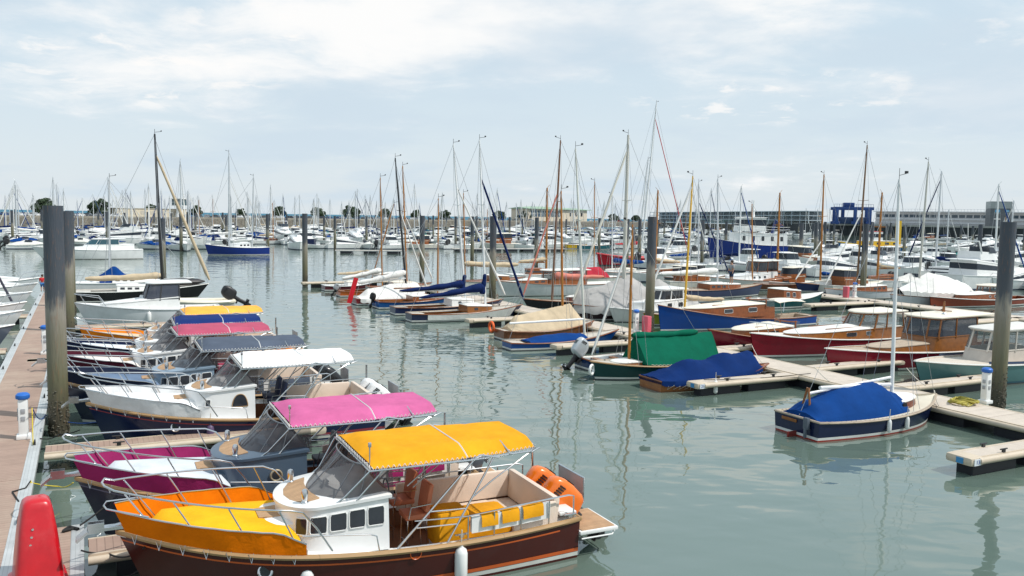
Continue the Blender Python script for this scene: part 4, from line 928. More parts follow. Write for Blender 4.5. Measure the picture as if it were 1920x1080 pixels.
# --- east of the walkway: bows towards it
o, h = boat('wooden_launch', 'royal blue launch with varnished cabin, cream roof and cream sun awning', 1232, 622, 1512, bow='L', B=2.4, fb=(.62, .66, 1.6), hull=(.006, .055, .26), deck=TKDECK, rail=VARN, cock=(.05, .42), well=TKDECK, cat='launch', rake=.25, p=2.6,
   trunk=[dict(t=(.36, .84), w=.72, h=(.68, .5), nose=.3, m=VARN2, roof=CREAM, win=2, fill=.35, frame=WHITE, grab=1, cam=.16)],
   house=dict(t=(.30, .44), w=.72, h=1.25, sill=.60, m=VARN2, nose=.5, rake=.35, roof=0, back=False))
def awning(o, x0, x1, w, z, m, c=.12):
    mb = MB(); mb.grid([[Vector((lerp(x0, x1, i/6), y*w, z+c*(1-y*y)+.08*math.sin(PI*i/6))) for y in (-1, -.6, -.2, .2, .6, 1)] for i in range(7)], thick=.02); a = mb.build('awning', m, o)
    f = MB()
    for s in (1, -1):
        for x, xx in ((x0+.1, .25), (x1-.1, -.3)): f.tube([(x, s*w*.98, z), (x+xx, s*w*.8, .72)], .02, 5)
    f.build('awning_frame', STEEL, a)
awning(o, 1.0, 3.2, .85, 1.5, CREAM)
boat('wooden_launch', 'maroon launch with small varnished cabin and cream roof between blue and crimson hulls', 1326, 664, 1545, bow='L', B=2.2, fb=(.62, .64, 1.25), hull=(.15, .006, .02), deck=TKDECK, rail=VARN, cock=(.05, .45), well=TKDECK, cat='launch', rake=.3, p=2.6,
   trunk=[dict(t=(.38, .80), w=.74, h=(.55, .42), nose=.3, m=VARN, roof=CREAM, win=1, fill=.25, grab=1, cam=.15)], house=dict(t=(.32, .44), w=.7, h=1.0, sill=.60, m=VARN2, nose=.6, rake=.3, roof=0, back=False))
o, h = boat('wooden_launch', 'crimson launch with golden varnished cabin, white coachroof and cream folding hood', 1405, 672, 1725, bow='L', B=2.6, fb=(.78, .76, 1.25), hull=(.24, .006, .02), deck=WOOF, rail=WOOF, cock=(.04, .36), well=VARN, cat='launch', rake=.3, pulpit=True, p=2.6,
   trunk=[dict(t=(.22, .82), w=.76, h=(.50, .36), nose=.36, m=PINE, roof=WOOF, win=3, fill=.5, frame=STEEL, grab=1, cam=.10)],
   house=dict(t=(.20, .50), w=.76, h=1.35, sill=.42, m=PINE, nose=.4, rake=.95, roof=1, rm=CANV, aft=.2, back=False, inset=.16, posts=(.18, .3, .42, .58, .7, .82)))
o, h = boat('wooden_launch', 'crimson launch with varnished wheelhouse and broad flat cream hardtop', 1545, 700, 1880, bow='L', B=2.6, fb=(.78, .76, 1.12), hull=(.22, .006, .022), deck=TKDECK, rail=WOOF, cock=(.04, .30), well=VARN, cat='launch', rake=.35, p=2.6, boot=WBOOT,
   trunk=[dict(t=(.50, .78), w=.62, h=(.30, .2), nose=.3, m=PINE, roof=TKDECK, win=0, cam=.05)],
   house=dict(t=(.28, .55), w=.78, h=1.62, sill=.46, m=PINE, nose=.12, rake=.45, rm=CREAM, aft=1.1, glass=mat((.05, .06, .08), .05, alpha=.75, var=.2), posts=(.2, .36, .43, .57, .64, .8)))
mb = MB(); mb.tube([(4.6, 0, 2.25), (4.55, 0, 2.9)], [.09, .04], 6); mb.tube([(4.4, .3, 2.45), (4.75, -.3, 2.45)], .025, 5); mb.build('signal_mast', PINE, o)
mb = MB(); mb.lathe([(.02, 0), (.12, .05), (.13, .12), (.05, .2)], (5.2, .5, 2.25)); mb.build('search_light', STEEL, o)
o, h = boat('motor_launch', 'pale teal launch with whitewashed wheelhouse posts and white hardtops at right edge', 1712, 727, 2010, bow='L', B=2.7, fb=(.85, .82, 1.1), hull=(.10, .22, .22), deck=mat((.60, .53, .45), .6, var=.08), rail=WOOF, cock=(.04, .3), cat='launch', rake=.5, p=2.7, boot=mat((.02, .10, .14), .4),
   house=dict(t=(.36, .66), w=.60, h=1.45, sill=.42, m=mat((.55, .49, .43), .6, var=.1), frame=mat((.58, .53, .47), .5), nose=.1, rake=.5, rm=mat((.66, .64, .60), .5), aft=.9, posts=(.22, .36, .44, .56, .64, .78)))
mb = MB()
for sd in (1, -1): mb.grid([h.path(.02, .72, sd, .02, .0), h.path(.02, .72, sd, .12, -.03)])
mb.build('navy_rail', mat((.012, .03, .08), .4), o)
fender(at_boat(o, *h.side(.28, .35, 1, .12)), 'black fender on the pale teal launch behind the right pile', BLACK, ln=.5, r=.11, rope=.5)

# --- boats behind the walkway, middle
boat('sailing_boat', 'black hulled sailboat with salmon boom cover and tall brown mast', 980, 582, 1085, bow='L', B=2.2, fb=(.6, .55, .85), hull=(.010, .010, .014), deck=TKDECK, rail=VARN, cat='sailboat', trunk=[dict(t=(.2, .62), h=(.5, .35), m=MAHOG, roof=WOOF, win=2)], L=9,
   mast=[dict(t=.62, top=(1051, 263), bx=1037, m=wood('7d5230'), r=.085, jib=dict(m=SALMC, f=.68, r=.05, r1=.07), boom=dict(len=4.2, z=1.5, dz=.1, cover=SALMC, up=.3, r=.28, r1=.10, m=PINE))])
boat('motor_sailer', 'long white hulled motorboat with glazed wooden saloon behind the black sailboat', 925, 556, 1075, bow='L', B=3, fb=(1.0, .95, 1.35), hull=(.58, .60, .60), deck=WOOF, rail=VARN, L=12, cat='motorboat', house=dict(t=(.30, .62), w=.62, h=1.25, sill=.35, m=VARN, rm=WOOF, nose=.1, rake=.1, aft=.3), trunk=[dict(t=(.62, .82), h=(.35, .25), m=VARN, roof=WOOF, win=2)])
boat('sailing_boat', 'wooden sailboat with tan boom cover and small white awning', 862, 540, 985, B=2.6, fb=(.7, .65, .95), hull=(.60, .60, .57), deck=VARN, rail=VARN, cat='sailboat', trunk=[dict(t=(.4, .75), h=(.5, .4), m=PINE, roof=WOOF, win=2)], mast=[dict(t=.10, top=(869, 362), bx=866, m=MASTW, r=.07, spr=0, boom=dict(len=-5.5, z=1.4, cover=TANC, up=.2, r=.26, r1=.2))])
boat('sailing_boat', 'large yacht under two peaked grey tarpaulins with thick beige mast', 1072, 602, 1300, bow='L', B=3.2, fb=(.8, .78, 1.1), hull=(.035, .015, .02), deck=GREYDK, cat='sailboat', group=None,
   tents=[dict(prof=[(.02, .5), (.12, .9), (.32, 1.85), (.42, 1.25), (.56, 2.1), (.80, 1.2), (.96, .9), (.99, .3)], m=GREYC, pw=1.0, drop=.55, wr=-.09, w=1.05)], mast=[dict(t=.55, top=(1178, 253), bx=1166, m=GREYMAST, r=.13, jib=dict(m=mat((.62, .60, .53), .8), f=.92, r=.06, r1=.10), boom=dict(len=4.5, z=2.3, dz=.2, m=GREYMAST))])
boat('motorboat', 'white motorboat with blue grab rails between grey tarpaulin and rusty pile', 1140, 605, 1325, bow='L', B=2.6, fb=(.7, .7, 1.0), hull=(.66, .66, .64), deck=WHITE, rail=WHITE, cat='motorboat', trunk=[dict(t=(.3, .8), w=.75, h=(.75, .5), m=WHITE, roof=WHITE, win=2, fill=.4, cam=.1)], house=dict(t=(.34, .62), w=.7, h=1.45, sill=.55, m=WHITE, nose=.3, rake=.6, rm=WHITE, glass=DARK))
boat('sailing_boat', 'sailboat with yellow painted mast behind the blue wooden launch', 1204, 612, 1330, bow='L', B=2.3, fb=(.6, .55, .85), hull=(.30, .32, .03), deck=GREYDK, cat='sailboat', L=7.5, trunk=[dict(t=(.3, .6), h=(.4, .3), m=WHITE, win=1)], mast=[dict(t=.42, top=(1299, 330), bx=1284, m=mat((.80, .47, .05), .4), r=.07, spr=0, jib=dict(m=WHTC, f=.93, r=.05), boom=dict(len=3, z=.9, cover=TANC))])
boat('wooden_launch', 'dark teal launch with varnished cabin and curtained windows', 1405, 578, 1542, B=2.5, fb=(.7, .66, 1.05), hull=(.008, .07, .075), deck=WOOF, rail=WOOF, cock=(.05, .4), well=VARN, cat='launch', trunk=[dict(t=(.34, .66), w=.74, h=(.75, .6), m=VARN2, roof=WOOF, win=2, fill=.5, f=(.35, .8), frame=WHITE)])
boat('sailing_boat', 'white hulled wooden sailboat moored beside the pink cabinet on the second walkway', 1545, 562, 1690, bow='L', B=2.5, fb=(.75, .7, 1.0), hull=(.60, .62, .66), deck=TKDECK, rail=VARN, cat='sailboat', trunk=[dict(t=(.3, .7), h=(.45, .35), m=VARN2, roof=WOOF, win=3)], mast=[dict(t=.5, top=(1626, 272), bx=1606, m=wood('7d5a36'), r=.085, jib=dict(m=WHTC, f=.55), boom=dict(len=4, z=1, m=PINE))])
boat('sailing_boat', 'white hulled sailboat under a wide white tent awning', 1668, 575, 1815, bow='L', B=2.6, fb=(.75, .7, 1.0), hull=(.58, .60, .63), deck=TKDECK, rail=VARN, cat='sailboat', tents=[dict(prof=[(.05, .9), (.3, 1.55), (.55, 1.9), (.9, .5)], m=WHTC, pw=1.2, drop=-.35, wr=-.07, w=1.15, name='awning')], mast=[dict(t=.62, top=(1741, 303), bx=1722, m=GREYMAST, r=.09)])
o, h = boat('wooden_launch', 'red brown varnished launch with white cabin roof and open windscreen', 1742, 578, 1925, bow='L', B=2.4, fb=(.6, .58, .95), hull=(.24, .045, .018), boot=WBOOT, deck=VARN2, rail=WOOF, cock=(.05, .38), well=MAHOG, cat='launch', rake=.2, trunk=[dict(t=(.36, .74), w=.74, h=(.5, .38), m=VARN2, roof=WOOF, win=3, fill=.35, frame=WHITE)], house=dict(t=(.34, .5), w=.68, h=1.15, sill=.6, m=VARN2, rm=CANV, nose=.2, rake=.3, back=False))
o, h = boat('sailing_boat', 'white yacht with long white furled sail on its boom and aluminium mast', 1255, 560, 1370, bow='R', B=2.6, fb=(.8, .75, 1.05), hull=(.05, .06, .12), deck=TKDECK, rail=VARN, L=10, cat='sailboat', trunk=[dict(t=(.35, .75), h=(.45, .35), m=VARN2, roof=WOOF, win=3)], mast=[dict(t=.78, top=(1346, 335), m=ALUM, r=.085, boom=dict(len=6, z=1.3, cover=WHTC, r=.3, r1=.16))])
boat('motor_launch', 'cream motor cruiser with wooden wheelhouse doors behind the furled white sail', 1330, 545, 1455, bow='L', B=3, fb=(1.0, .95, 1.3), hull=(.62, .61, .57), deck=WHITE, rail=VARN, cat='motorboat', L=9.5, trunk=[dict(t=(.35, .8), w=.72, h=(.55, .4), m=WHITE, roof=WHITE, win=3, fill=.4)], house=dict(t=(.22, .52), w=.7, h=1.9, sill=.50, m=WHITE, frame=VARN, rm=WOOF, nose=.2, rake=.5, aft=.5, glass=DARK))
boat('wooden_launch', 'brown wooden boat with arched hood beside the teal launch', 1395, 545, 1500, bow='L', B=2.2, fb=(.6, .55, .8), hull=wood('6a3a1e'), deck=VARN2, cat='launch', trunk=[dict(t=(.25, .7), h=(.6, .4), m=VARN2, roof=VARN, win=1, cam=.2)], mast=[dict(t=.6, top=(1410, 382), m=MASTW, r=.07, spr=0)])
boat('sailing_boat', 'sailboat with honey coloured mast and blue wrapped sail foot', 1490, 548, 1610, bow='L', B=2.4, fb=(.7, .65, .95), hull=(.02, .03, .10), deck=TKDECK, cat='sailboat', trunk=[dict(t=(.3, .7), h=(.4, .35), m=WHITE, win=3)], mast=[dict(t=.6, top=(1545, 327), bx=1537, m=MASTW, r=.09, jib=dict(m=WHTC, f=.4), boom=dict(len=4, z=.8, cover=BLUEC))])
boat('motorboat', 'white boxy workboat with orange lifebuoy on its wheelhouse', 1632, 500, 1730, bow='L', B=3, fb=(.8, .8, 1.2), hull=(.5, .5, .5), deck=WHITE, rail=BLACK, cat='motorboat', L=9, house=dict(t=(.45, .75), w=.7, h=2.2, sill=.55, m=WHITE, rm=WHITE, nose=.1, rake=.1, glass=DARK))
boat('sailing_boat', 'black topped boat with white wheelhouse among brown masts', 1255, 535, 1330, B=2.5, fb=(.8, .75, 1.0), hull=(.006, .03, .04), deck=WHITE, cat='sailboat', L=7.5, house=dict(t=(.2, .55), w=.65, h=1.4, sill=.5, m=WHITE, rm=WHITE, nose=.1, rake=.1, glass=DARK), mast=[dict(t=.6, top=(1310, 342), m=ALUM, r=.08, jib=dict(m=NAVYC, f=.8))])
boat('rib', 'long red inflatable hulled boat between beige mast and brown masts', 1118, 498, 1240, bow='L', B=3.2, fb=(1.2, 1.1, 1.7), hull=(.55, .012, .03), deck=mat((.5, .02, .03), .6), rail=mat((.5, .01, .02), .5), boot=BLACK, rubr=.16, cat='inflatable boat', L=11)
boat('sailing_boat', 'sailboat with red cabin cover and green rolled dinghy cover', 1030, 533, 1118, bow='L', B=2.4, fb=(.7, .65, .9), hull=(.55, .57, .52), deck=WOOF, cat='sailboat', tents=[dict(prof=[(.2, .5), (.3, 1.0), (.6, .9), (.7, .3)], m=cloth((.42, .03, .05)), w=.85)], mast=[dict(t=.72, top=(1115, 340), m=MASTW, r=.06)], L=8)
boat('sailing_boat', 'sailboat with bright blue boom cover left of the beige mast', 1095, 522, 1190, bow='L', B=2.4, fb=(.7, .65, .9), hull=(.60, .60, .60), deck=WOOF, cat='sailboat', trunk=[dict(t=(.3, .7), h=(.4, .3), m=WHITE, win=2)], mast=[dict(t=.55, top=(1148, 365), m=WMAST, r=.075, boom=dict(len=4.0, z=1.0, cover=BLUEC, up=.3, r=.3, r1=.2))], L=9)
boat('sailing_boat', 'tall white ketch with red furled sails behind the red inflatable', 1150, 486, 1290, B=3.6, fb=(1.0, .95, 1.3), hull=(.62, .62, .62), deck=WHITE, cat='sailboat', L=15, trunk=[dict(t=(.35, .75), h=(.5, .4), m=WHITE, win=4)],
   mast=[dict(t=.40, top=(1231, 192), bx=1203, m=WMAST, r=.15, jib=dict(m=mat((.55, .03, .03), .8), f=.9, r=.06)), dict(t=.33, top=(1215, 298), bx=1196, m=WMAST, r=.12, boom=dict(len=4.5, z=1.5, cover=cloth((.5, .03, .04)), r=.3))])
# --- left group beyond the hire boats
o, h = boat('cabin_cruiser', 'white cabin cruiser with dark wheelhouse windows beside the left pontoon', 140, 612, 372, bow='L', B=2.7, fb=(.95, .95, 1.35), hull=(.66, .68, .70), deck=WHITE, rail=mat((.5, .52, .54), .4), boot=mat((.25, .28, .3), .5), cat='motorboat', cock=(.05, .28), rake=.7, pulpit=True, L=7.8,
   trunk=[dict(t=(.30, .84), w=.76, h=(.62, .28), nose=.5, m=WHITE, roof=WHITE, win=0, cam=.08)], house=dict(t=(.30, .58), w=.74, h=1.55, sill=.42, m=WHITE, frame=mat((.05, .05, .055), .3), rm=WHITE, nose=.25, rake=.5, aft=.6, glass=mat((.07, .08, .11), .05, alpha=.85), inset=.14))
for i, t in enumerate((.52, .30)): fender(at_boat(o, *h.side(t, .28, 1, .12)), ['white fender on the white cabin cruiser nearer its bow', 'white fender on the white cabin cruiser nearer its stern'][i], ln=.55, r=.12, group='fenders on the white cabin cruiser')
o, h = boat('rigid_dinghy', 'low grey motor dinghy carrying a large black tilted outboard', 290, 580, 392, B=2.2, fb=(.5, .5, .7), hull=(.5, .48, .45), deck=CREAM, rail=CREAM, cat='dinghy', bow='L', L=5, rubr=.12)
outboard(o, (-.1, 0, .6), R(62), BLACK, 1.2)
o, h = boat('sailing_boat', 'black hulled sailboat with black mast, tan furled sails and black dinghy on deck', 140, 566, 378, B=3.0, fb=(.8, .8, 1.15), hull=(.010, .010, .012), deck=mat((.55, .52, .47), .6), rail=WOOF, boot=WBOOT, cat='sailboat', rake=.9, cock=(.1, .35), L=9.1,
   trunk=[dict(t=(.30, .62), h=(.40, .3), m=WHITE, roof=WHITE, win=3)], mast=[dict(t=.62, top=(290, 251), bx=304, m=BMAST, r=.11, boom=dict(len=5.0, z=.75, cover=TANC, up=.22, r=.27, r1=.17, m=BLACK), jib=dict(m=TANC, f=.87, r=.075, r1=.135))])
mb = MB(); mb.loft([[Vector((x, math.cos(a)*w, 1.75+math.sin(a)*w*.5)) for a in [2*PI*i/12 for i in range(12)]] for x, w in ((5.4, .1), (5.7, .45), (7.2, .55), (8.3, .4), (8.8, .1))]); single('upturned_dinghy', mb, mat((.02, .02, .024), .5), 'black upturned dinghy lying on the black sailboat foredeck', 'dinghy').matrix_world = Matrix.Translation(o.location-Vector((0, 0, .45))) @ Matrix.Rotation(o.rotation_euler.z, 4, 'Z')
boat('sailing_boat', 'white sailboat with bright blue sprayhood behind the black sailboat', 140, 548, 330, B=2.8, fb=(.8, .8, 1.05), hull=(.62, .63, .63), deck=WHITE, rail=WHITE, cat='sailboat', L=9, trunk=[dict(t=(.30, .70), h=(.40, .3), m=WHITE, roof=WHITE, win=3)], tents=[dict(prof=[(.2, .6), (.32, 1.25), (.42, .6)], m=BLUEC, w=.6)], mast=[dict(t=.40, top=(205, 333), m=ALUM, r=.075)])
# bows left of the walkway
for i, (xr, y, tp, c, lab) in enumerate(((30, 655, None, (.10, .12, .16), 'dark hulled boat bow nearest left of the walkway'), (48, 622, None, (.66, .67, .67), 'white motorboat bow just above the dark hull on the left'), (52, 603, (2, 480), (.66, .67, .68), 'white boat with bare bow rail left of the walkway'), (62, 580, None, (.64, .66, .67), 'white motorboat with long foredeck left of the walkway'), (72, 560, (-15, 440), (.66, .66, .65), 'second farthest white bow left of the walkway'), (76, 548, None, (.62, .65, .67), 'farthest white bow left of the walkway'))):
    A = P(xr, y, 0)-RV*7; px_, py_ = pix(A)
    boat('moored_motorboat', lab, px_, py_, xr, L=7, B=2.5, fb=(.9, .9, 1.2), hull=c, deck=WHITE, rail=WHITE, cat='motorboat', pulpit=True, rake=.8, trunk=[dict(t=(.3, .85), w=.75, h=(.5, .2), nose=.55, m=WHITE, roof=WHITE, win=1, fill=.4)])
A = P(28, 576, .8); mb = MB(); mb.tube([A, AT(-45, 440, A)], .07, 8); single('furled_foresail', mb, mat((.03, .03, .05), .7), 'dark rolled foresail slanting out of frame on the far left', 'sail')

A = AT(1118, 552, P(1130, 600, 0)); mb = MB(); c = [AT(x, y, A) for x, y in ((1120, 552), (1154, 556), (1150, 592), (1115, 586))]; n = Vector((0, .03, 0)); mb.add(c+[q+n for q in c], [[0, 1, 2, 3], [7, 6, 5, 4], [0, 1, 5, 4], [1, 2, 6, 5], [2, 3, 7, 6], [3, 0, 4, 7]]); single('white_panel', mb, WHTC, 'plain white panel hung upright above the bright blue sailboat', 'panel')

# ------------------------------------------------------------------ people
SKIN = mat((.50, .28, .19), .6); HAIR = mat((.05, .03, .02), .8)
def person(loc, h, label, top, legs, rz=0, arm=.0, group=None):
    o = thing('person', label, 'person', loc, rz, group); s = h/1.75
    V = [(0, 0, .95), (0, 0, 1.15), (0, 0, 1.38), (0, 0, 1.50), (0, .02, 1.62), (0, .01, 1.72), (.2, 0, 1.40), (.26, .03, 1.13), (.25, .10+arm, .88), (.25, .13+arm, .78), (-.2, 0, 1.40), (-.26, .03, 1.13), (-.25, .10, .88), (-.25, .13, .78), (.10, 0, .86), (.11, .02, .48), (.11, -.02, .08), (.11, .12, .03), (-.10, 0, .86), (-.12, .03, .48), (-.12, -.01, .08), (-.12, .13, .03)]
    E = [(0, 1), (1, 2), (2, 3), (3, 4), (4, 5), (2, 6), (6, 7), (7, 8), (8, 9), (2, 10), (10, 11), (11, 12), (12, 13), (0, 14), (14, 15), (15, 16), (16, 17), (0, 18), (18, 19), (19, 20), (20, 21)]
    RD = [.15, .14, .15, .06, .10, .075, .07, .05, .035, .03, .07, .05, .035, .03, .095, .065, .042, .035, .095, .065, .042, .035]
    def grow(idx, grow_, name, m, par):
        mp = {v: i for i, v in enumerate(idx)}; me = bpy.data.meshes.new(name); me.from_pydata([tuple(c*s for c in V[v]) for v in idx], [(mp[a], mp[b]) for a, b in E if a in mp and b in mp], []); me.update()
        q = bpy.data.objects.new(name, me); COL.objects.link(q); md = q.modifiers.new('s', 'SKIN'); q.modifiers.new('u', 'SUBSURF').levels = 1
        for i, v in enumerate(idx): r = RD[v]*s+grow_; me.skin_vertices[0].data[i].radius = (r, r)
        me.skin_vertices[0].data[0].use_root = True; bpy.context.view_layer.update(); n = bpy.data.meshes.new_from_object(q.evaluated_get(bpy.context.evaluated_depsgraph_get())); bpy.data.objects.remove(q)
        n.name = name; n.materials.clear(); n.materials.append(m); n.polygons.foreach_set('use_smooth', [True]*len(n.polygons)); w = bpy.data.objects.new(name, n); COL.objects.link(w); w.parent = par; return w
    grow(range(22), 0, 'body', SKIN, o); grow([0, 1, 2, 6, 10, 7, 11], .022, 'shirt', top, o); grow([0, 14, 15, 18, 19], .022, 'trousers', legs, o)
    mb = MB(); mb.lathe([(.02, 1.56), (.105, 1.60), (.115, 1.68), (.09, 1.765), (.03, 1.79)], (0, -.02, 0), 12); 
    for v in mb.v: v *= s
    mb.build('hair', HAIR, o); return o
RED = mat((.55, .02, .03), .8); GRY = mat((.30, .31, .33), .8); JEAN = mat((.03, .05, .11), .8)
person(P(80, 547, .5), 1.25, 'child in a red shirt and blue shorts standing at the walkway end', RED, mat((.05, .18, .45), .8), .3)
person(P(87, 547, .5), 1.15, 'smaller child all in red beside the big rusty pile', RED, JEAN, -.5)
person(AT(1371, 532, P(1371, 575, 0)), 1.75, 'man in a grey shirt standing on a boat by the cream cruiser', GRY, JEAN, 2)
# ------------------------------------------------------------------ right hand walkways and fingers
def hit(px, py, z=.5): return P(px, py, z)
w1 = P(1560, 717, .5); wN = P(1920, 798, .5); ww = 1.75
def along(p, q): return (q-p).dot(DV)
c0 = w1+RV*(ww/2); near = c0+DV*(along(c0, wN)-5); far = c0+DV*(along(c0, P(700, 522, .5)))
RBOARD = mat((.60, .52, .44), .8, var=.1, stripe=(0, 9, .12, .35), stain=((.42, .37, .31), .35, .6))
pontoon('walkway_pontoon', 'pale boarded walkway pontoon running between the wooden boats on the right', near, far, ww, edge=.10, deck=RBOARD, edgem=BEIGE, cleats=9, bumper=.10)
nums = {}
def rfinger(px, py, label, w=.55, num=None, ln=None, east=False):
    E = P(px, py, .5); s = (c0-E).dot(RV)*(1 if not east else 1)
    st = E+RV*(s-ww/2-.1) if not east else E
    a, b = (st, E) if not east else (c0+DV*(E-c0).dot(DV)+RV*(ww/2+.1), c0+DV*(E-c0).dot(DV)+RV*(ln or 5))
    o = pontoon('finger_pier', label, a, b, w, edge=.05, deck=RBOARD, edgem=BEIGE, bumper=.11, cleats=2, endcap=True)
    if num:
        L = (b-a).length; pl = MB(); pl.box((L+.10, w/2+.088, .40), (.26, .012, .17)); p = pl.build('number_plate', mat((.7, .74, .78), .4), o)
        text_mesh(num, .15, mat((.01, .06, .3), .5), 'number', p, (L+.10, w/2+.098, .40), (PI/2, 0, PI))
        pl = MB(); pl.box((L+.33, .05, .40), (.012, .2, .15)); pl.build('number_plate', mat((.05, .25, .5), .4), o)
    return o
rfinger(1310, 716, 'finger pier numbered 21 beside the covered wooden dinghy', num='21')
rfinger(1812, 852, 'finger pier numbered 13 at the lower right edge', num='13', w=.62)
rfinger(1048, 646, 'finger pier between the bright blue sailboat and the grey outboard dinghy')
rfinger(884, 598, 'finger pier beside the white side cloth')
rfinger(572, 529, 'outermost finger pier reaching the lone pile in open water')
for y, lab in ((693, 'short finger pier between the two crimson launches'), (730, 'short finger pier between the crimson and the teal launch'), (655, 'short finger pier between blue and maroon launches')):
    x = 1560+(y-717)/.232; rfinger(x, y, lab, east=True, ln=6)
w2 = P(1560, 557, .5)+RV*.9; pontoon('walkway_pontoon', 'second boarded walkway pontoon behind the launches at right', w2+DV*along(w2, P(1960, 614, .5)), w2+DV*3, 1.8, edge=.10, deck=RBOARD, edgem=BEIGE, cleats=5, bumper=.12)
for px, py, lab in ((1518, 570, 'finger pier pointing left from the second walkway'), (1690, 588, 'finger pier before the white tent awning'), (1790, 603, 'finger pier before the red brown launch')):
    E = P(px, py, .5); pontoon('finger_pier', lab, E+RV*((w2-E).dot(RV)), E, .7, edge=.05, deck=RBOARD, edgem=BEIGE, bumper=.12, cleats=2, endcap=True)
pedestal(1847, 756, 'white power pedestal with blue cap beside the tall right pile')
pedestal(1192, 623, 'white power pedestal with blue cap beside the pink cabinet and blue bow')
pedestal(1602, 558, 'white power pedestal with blue cap on the second walkway')
pedestal(757, 529, 'white power pedestal with blue cap behind the white tent covered boat')
def cabinet(px, py, label):
    o = thing('fire_cabinet', label, 'cabinet', P(px, py, .5), GA-PI/2+.2, 'pink red fire cabinets'); mb = MB(); mb.box((0, 0, .45), (.42, .30, .9), bev=.03); mb.build('case', mat((.58, .10, .14), .45), o)
    mb = MB(); mb.box((0, .155, .5), (.3, .02, .55), bev=.008); mb.box((-.215, 0, .5), (.02, .2, .5), bev=.008); mb.build('door', mat((.65, .25, .27), .35), o)
cabinet(1212, 624, 'pink red fire cabinet at the foot of the thick rusty pile'); cabinet(1586, 558, 'pink red fire cabinet on the second walkway')
c = P(1806, 757, .52); mb = MB(); pts = []
for i in range(110): a = i*.42; r = .38+.10*math.sin(i*1.3); pts.append(c+Vector((r*math.cos(a), r*.9*math.sin(a), .02+.0012*i+.02*math.sin(i*2.7))))
mb.tube(pts, .02, 5); single('hose_coil', mb, mat((.42, .36, .06), .7), 'coiled yellow green hose lying on the walkway by the right pedestal', 'hose')
p = P(1340, 700, .1); fender(P(1341, 738, .05), 'white fender hanging from the finger pier numbered 21', ln=.5, r=.09, group=None)
def moor(a, b, lab, m=ROPE, sag=.15): rope([a, b], lab, m, .014, sag)
moor(P(1555, 715, .56), P(1527, 688, .95), 'pale mooring rope from the crimson hardtop launch to the walkway')
moor(P(1440, 690, .56), P(1410, 648, .95), 'pale mooring rope from the crimson hooded launch to the walkway')
moor(P(1345, 655, .56), P(1333, 640, .9), 'pale mooring rope from the maroon launch to the walkway')
moor(P(1735, 723, .56), P(1700, 690, 1.0), 'pale mooring rope from the teal launch to the walkway')
moor(P(1760, 760, .56), P(1752, 732, .8), 'pale mooring rope from the navy daysailer to the walkway')
moor(P(1520, 700, .56), P(1320, 712, .56), 'dark mooring rope along the finger pier numbered 21', RB, .05)

# ------------------------------------------------------------------ far shore
wa, wb = P(0, 405.5, 4), P(1230, 417, 4); wl = wa+(wa-wb)*.5; wc = P(1400, 432, 0); wd = P(1540, 440, 0); we = P(2050, 453, 0)
def back(p, d): q = Vector((p.x, p.y, 0)); return q+q.normalized()*d
def slab(name, pts, z0, z1, m, depth):
    mb = MB(); top = [Vector((p.x, p.y, z1)) for p in pts]; bk = [back(p, depth)+Vector((0, 0, z1)) for p in pts]
    n = len(pts); mb.grid([top, bk]); return tag(mb.build(name, m, smooth=0), kind='structure')
slab('quay_ground', [wl, wa, wb, wc], 0, 4, mat((.30, .29, .27), .9, var=.2, scale=.2), 90)
slab('harbour_apron', [wc, wd, we], 0, 5.6, mat((.36, .35, .33), .9, var=.15, scale=.2), 400)
STONE = mat((.14, .125, .10), .9, var=.55, scale=.9, stain=((.09, .085, .07), .75, .35))
mb = MB(); n = 60
tp = [Vector((*(wl.lerp(wb, i/n)).xy, 0)) for i in range(n+1)]
mb.grid([[p*1.0+Vector((0, 0, 4.02)) for p in tp], [p*.994+Vector((0, 0, 3.95)) for p in tp], [p*.992+Vector((0, 0, 3.2)) for p in tp], [p*.985+Vector((0, 0, -.5)) for p in tp]])
mb.grid([[Vector((wb.x, wb.y, 4)), Vector((wc.x, wc.y, 4))], [Vector((wb.x, wb.y, -.3)), Vector((wc.x, wc.y, -.3))]])
o = thing('sea_wall', 'long low rubble stone sea wall below the row of parked cars', 'sea wall'); mb.build('stone_face', STONE, o, 0)
mb = MB(); mb.grid([[p*1.003+Vector((0, 0, 4.35)) for p in tp], [p*.994+Vector((0, 0, 4.35)) for p in tp], [p*.9935+Vector((0, 0, 3.7)) for p in tp]]); mb.build('coping', mat((.26, .235, .19), .9, var=.3, scale=.3), o, 0)
mb = MB(); rows = [[], []]
for a, b in ((wc, wd), (wd, we)):
    k = int((b-a).length/1.1)
    for i in range(k):
        q = a.lerp(b, i/k); z = Vector((0, 0, 0)); off = Vector((0, -.5, 0)) if i % 2 else z
        rows[0].append(Vector((q.x, q.y, 5.4))+off); rows[1].append(Vector((q.x, q.y, -.5))+off)
mb.grid(rows); o = thing('sheet_pile_quay', 'dark ribbed steel quay wall along the right shore', 'quay wall'); mb.build('steel_face', mat((.022, .03, .035), .7, var=.4, scale=.6), o, 0)
mb = MB(); mb.grid([[Vector((p.x, p.y-.7, 5.75)) for p in (wc, wd, we)], [Vector((p.x, p.y-.7, 4.9)) for p in (wc, wd, we)]], thick=0); mb.grid([[Vector((p.x, p.y-.7, 5.75)) for p in (wc, wd, we)], [Vector((p.x, p.y+2, 5.75)) for p in (wc, wd, we)]]); mb.build('capping_beam', mat((.33, .33, .31), .9), o, 0)
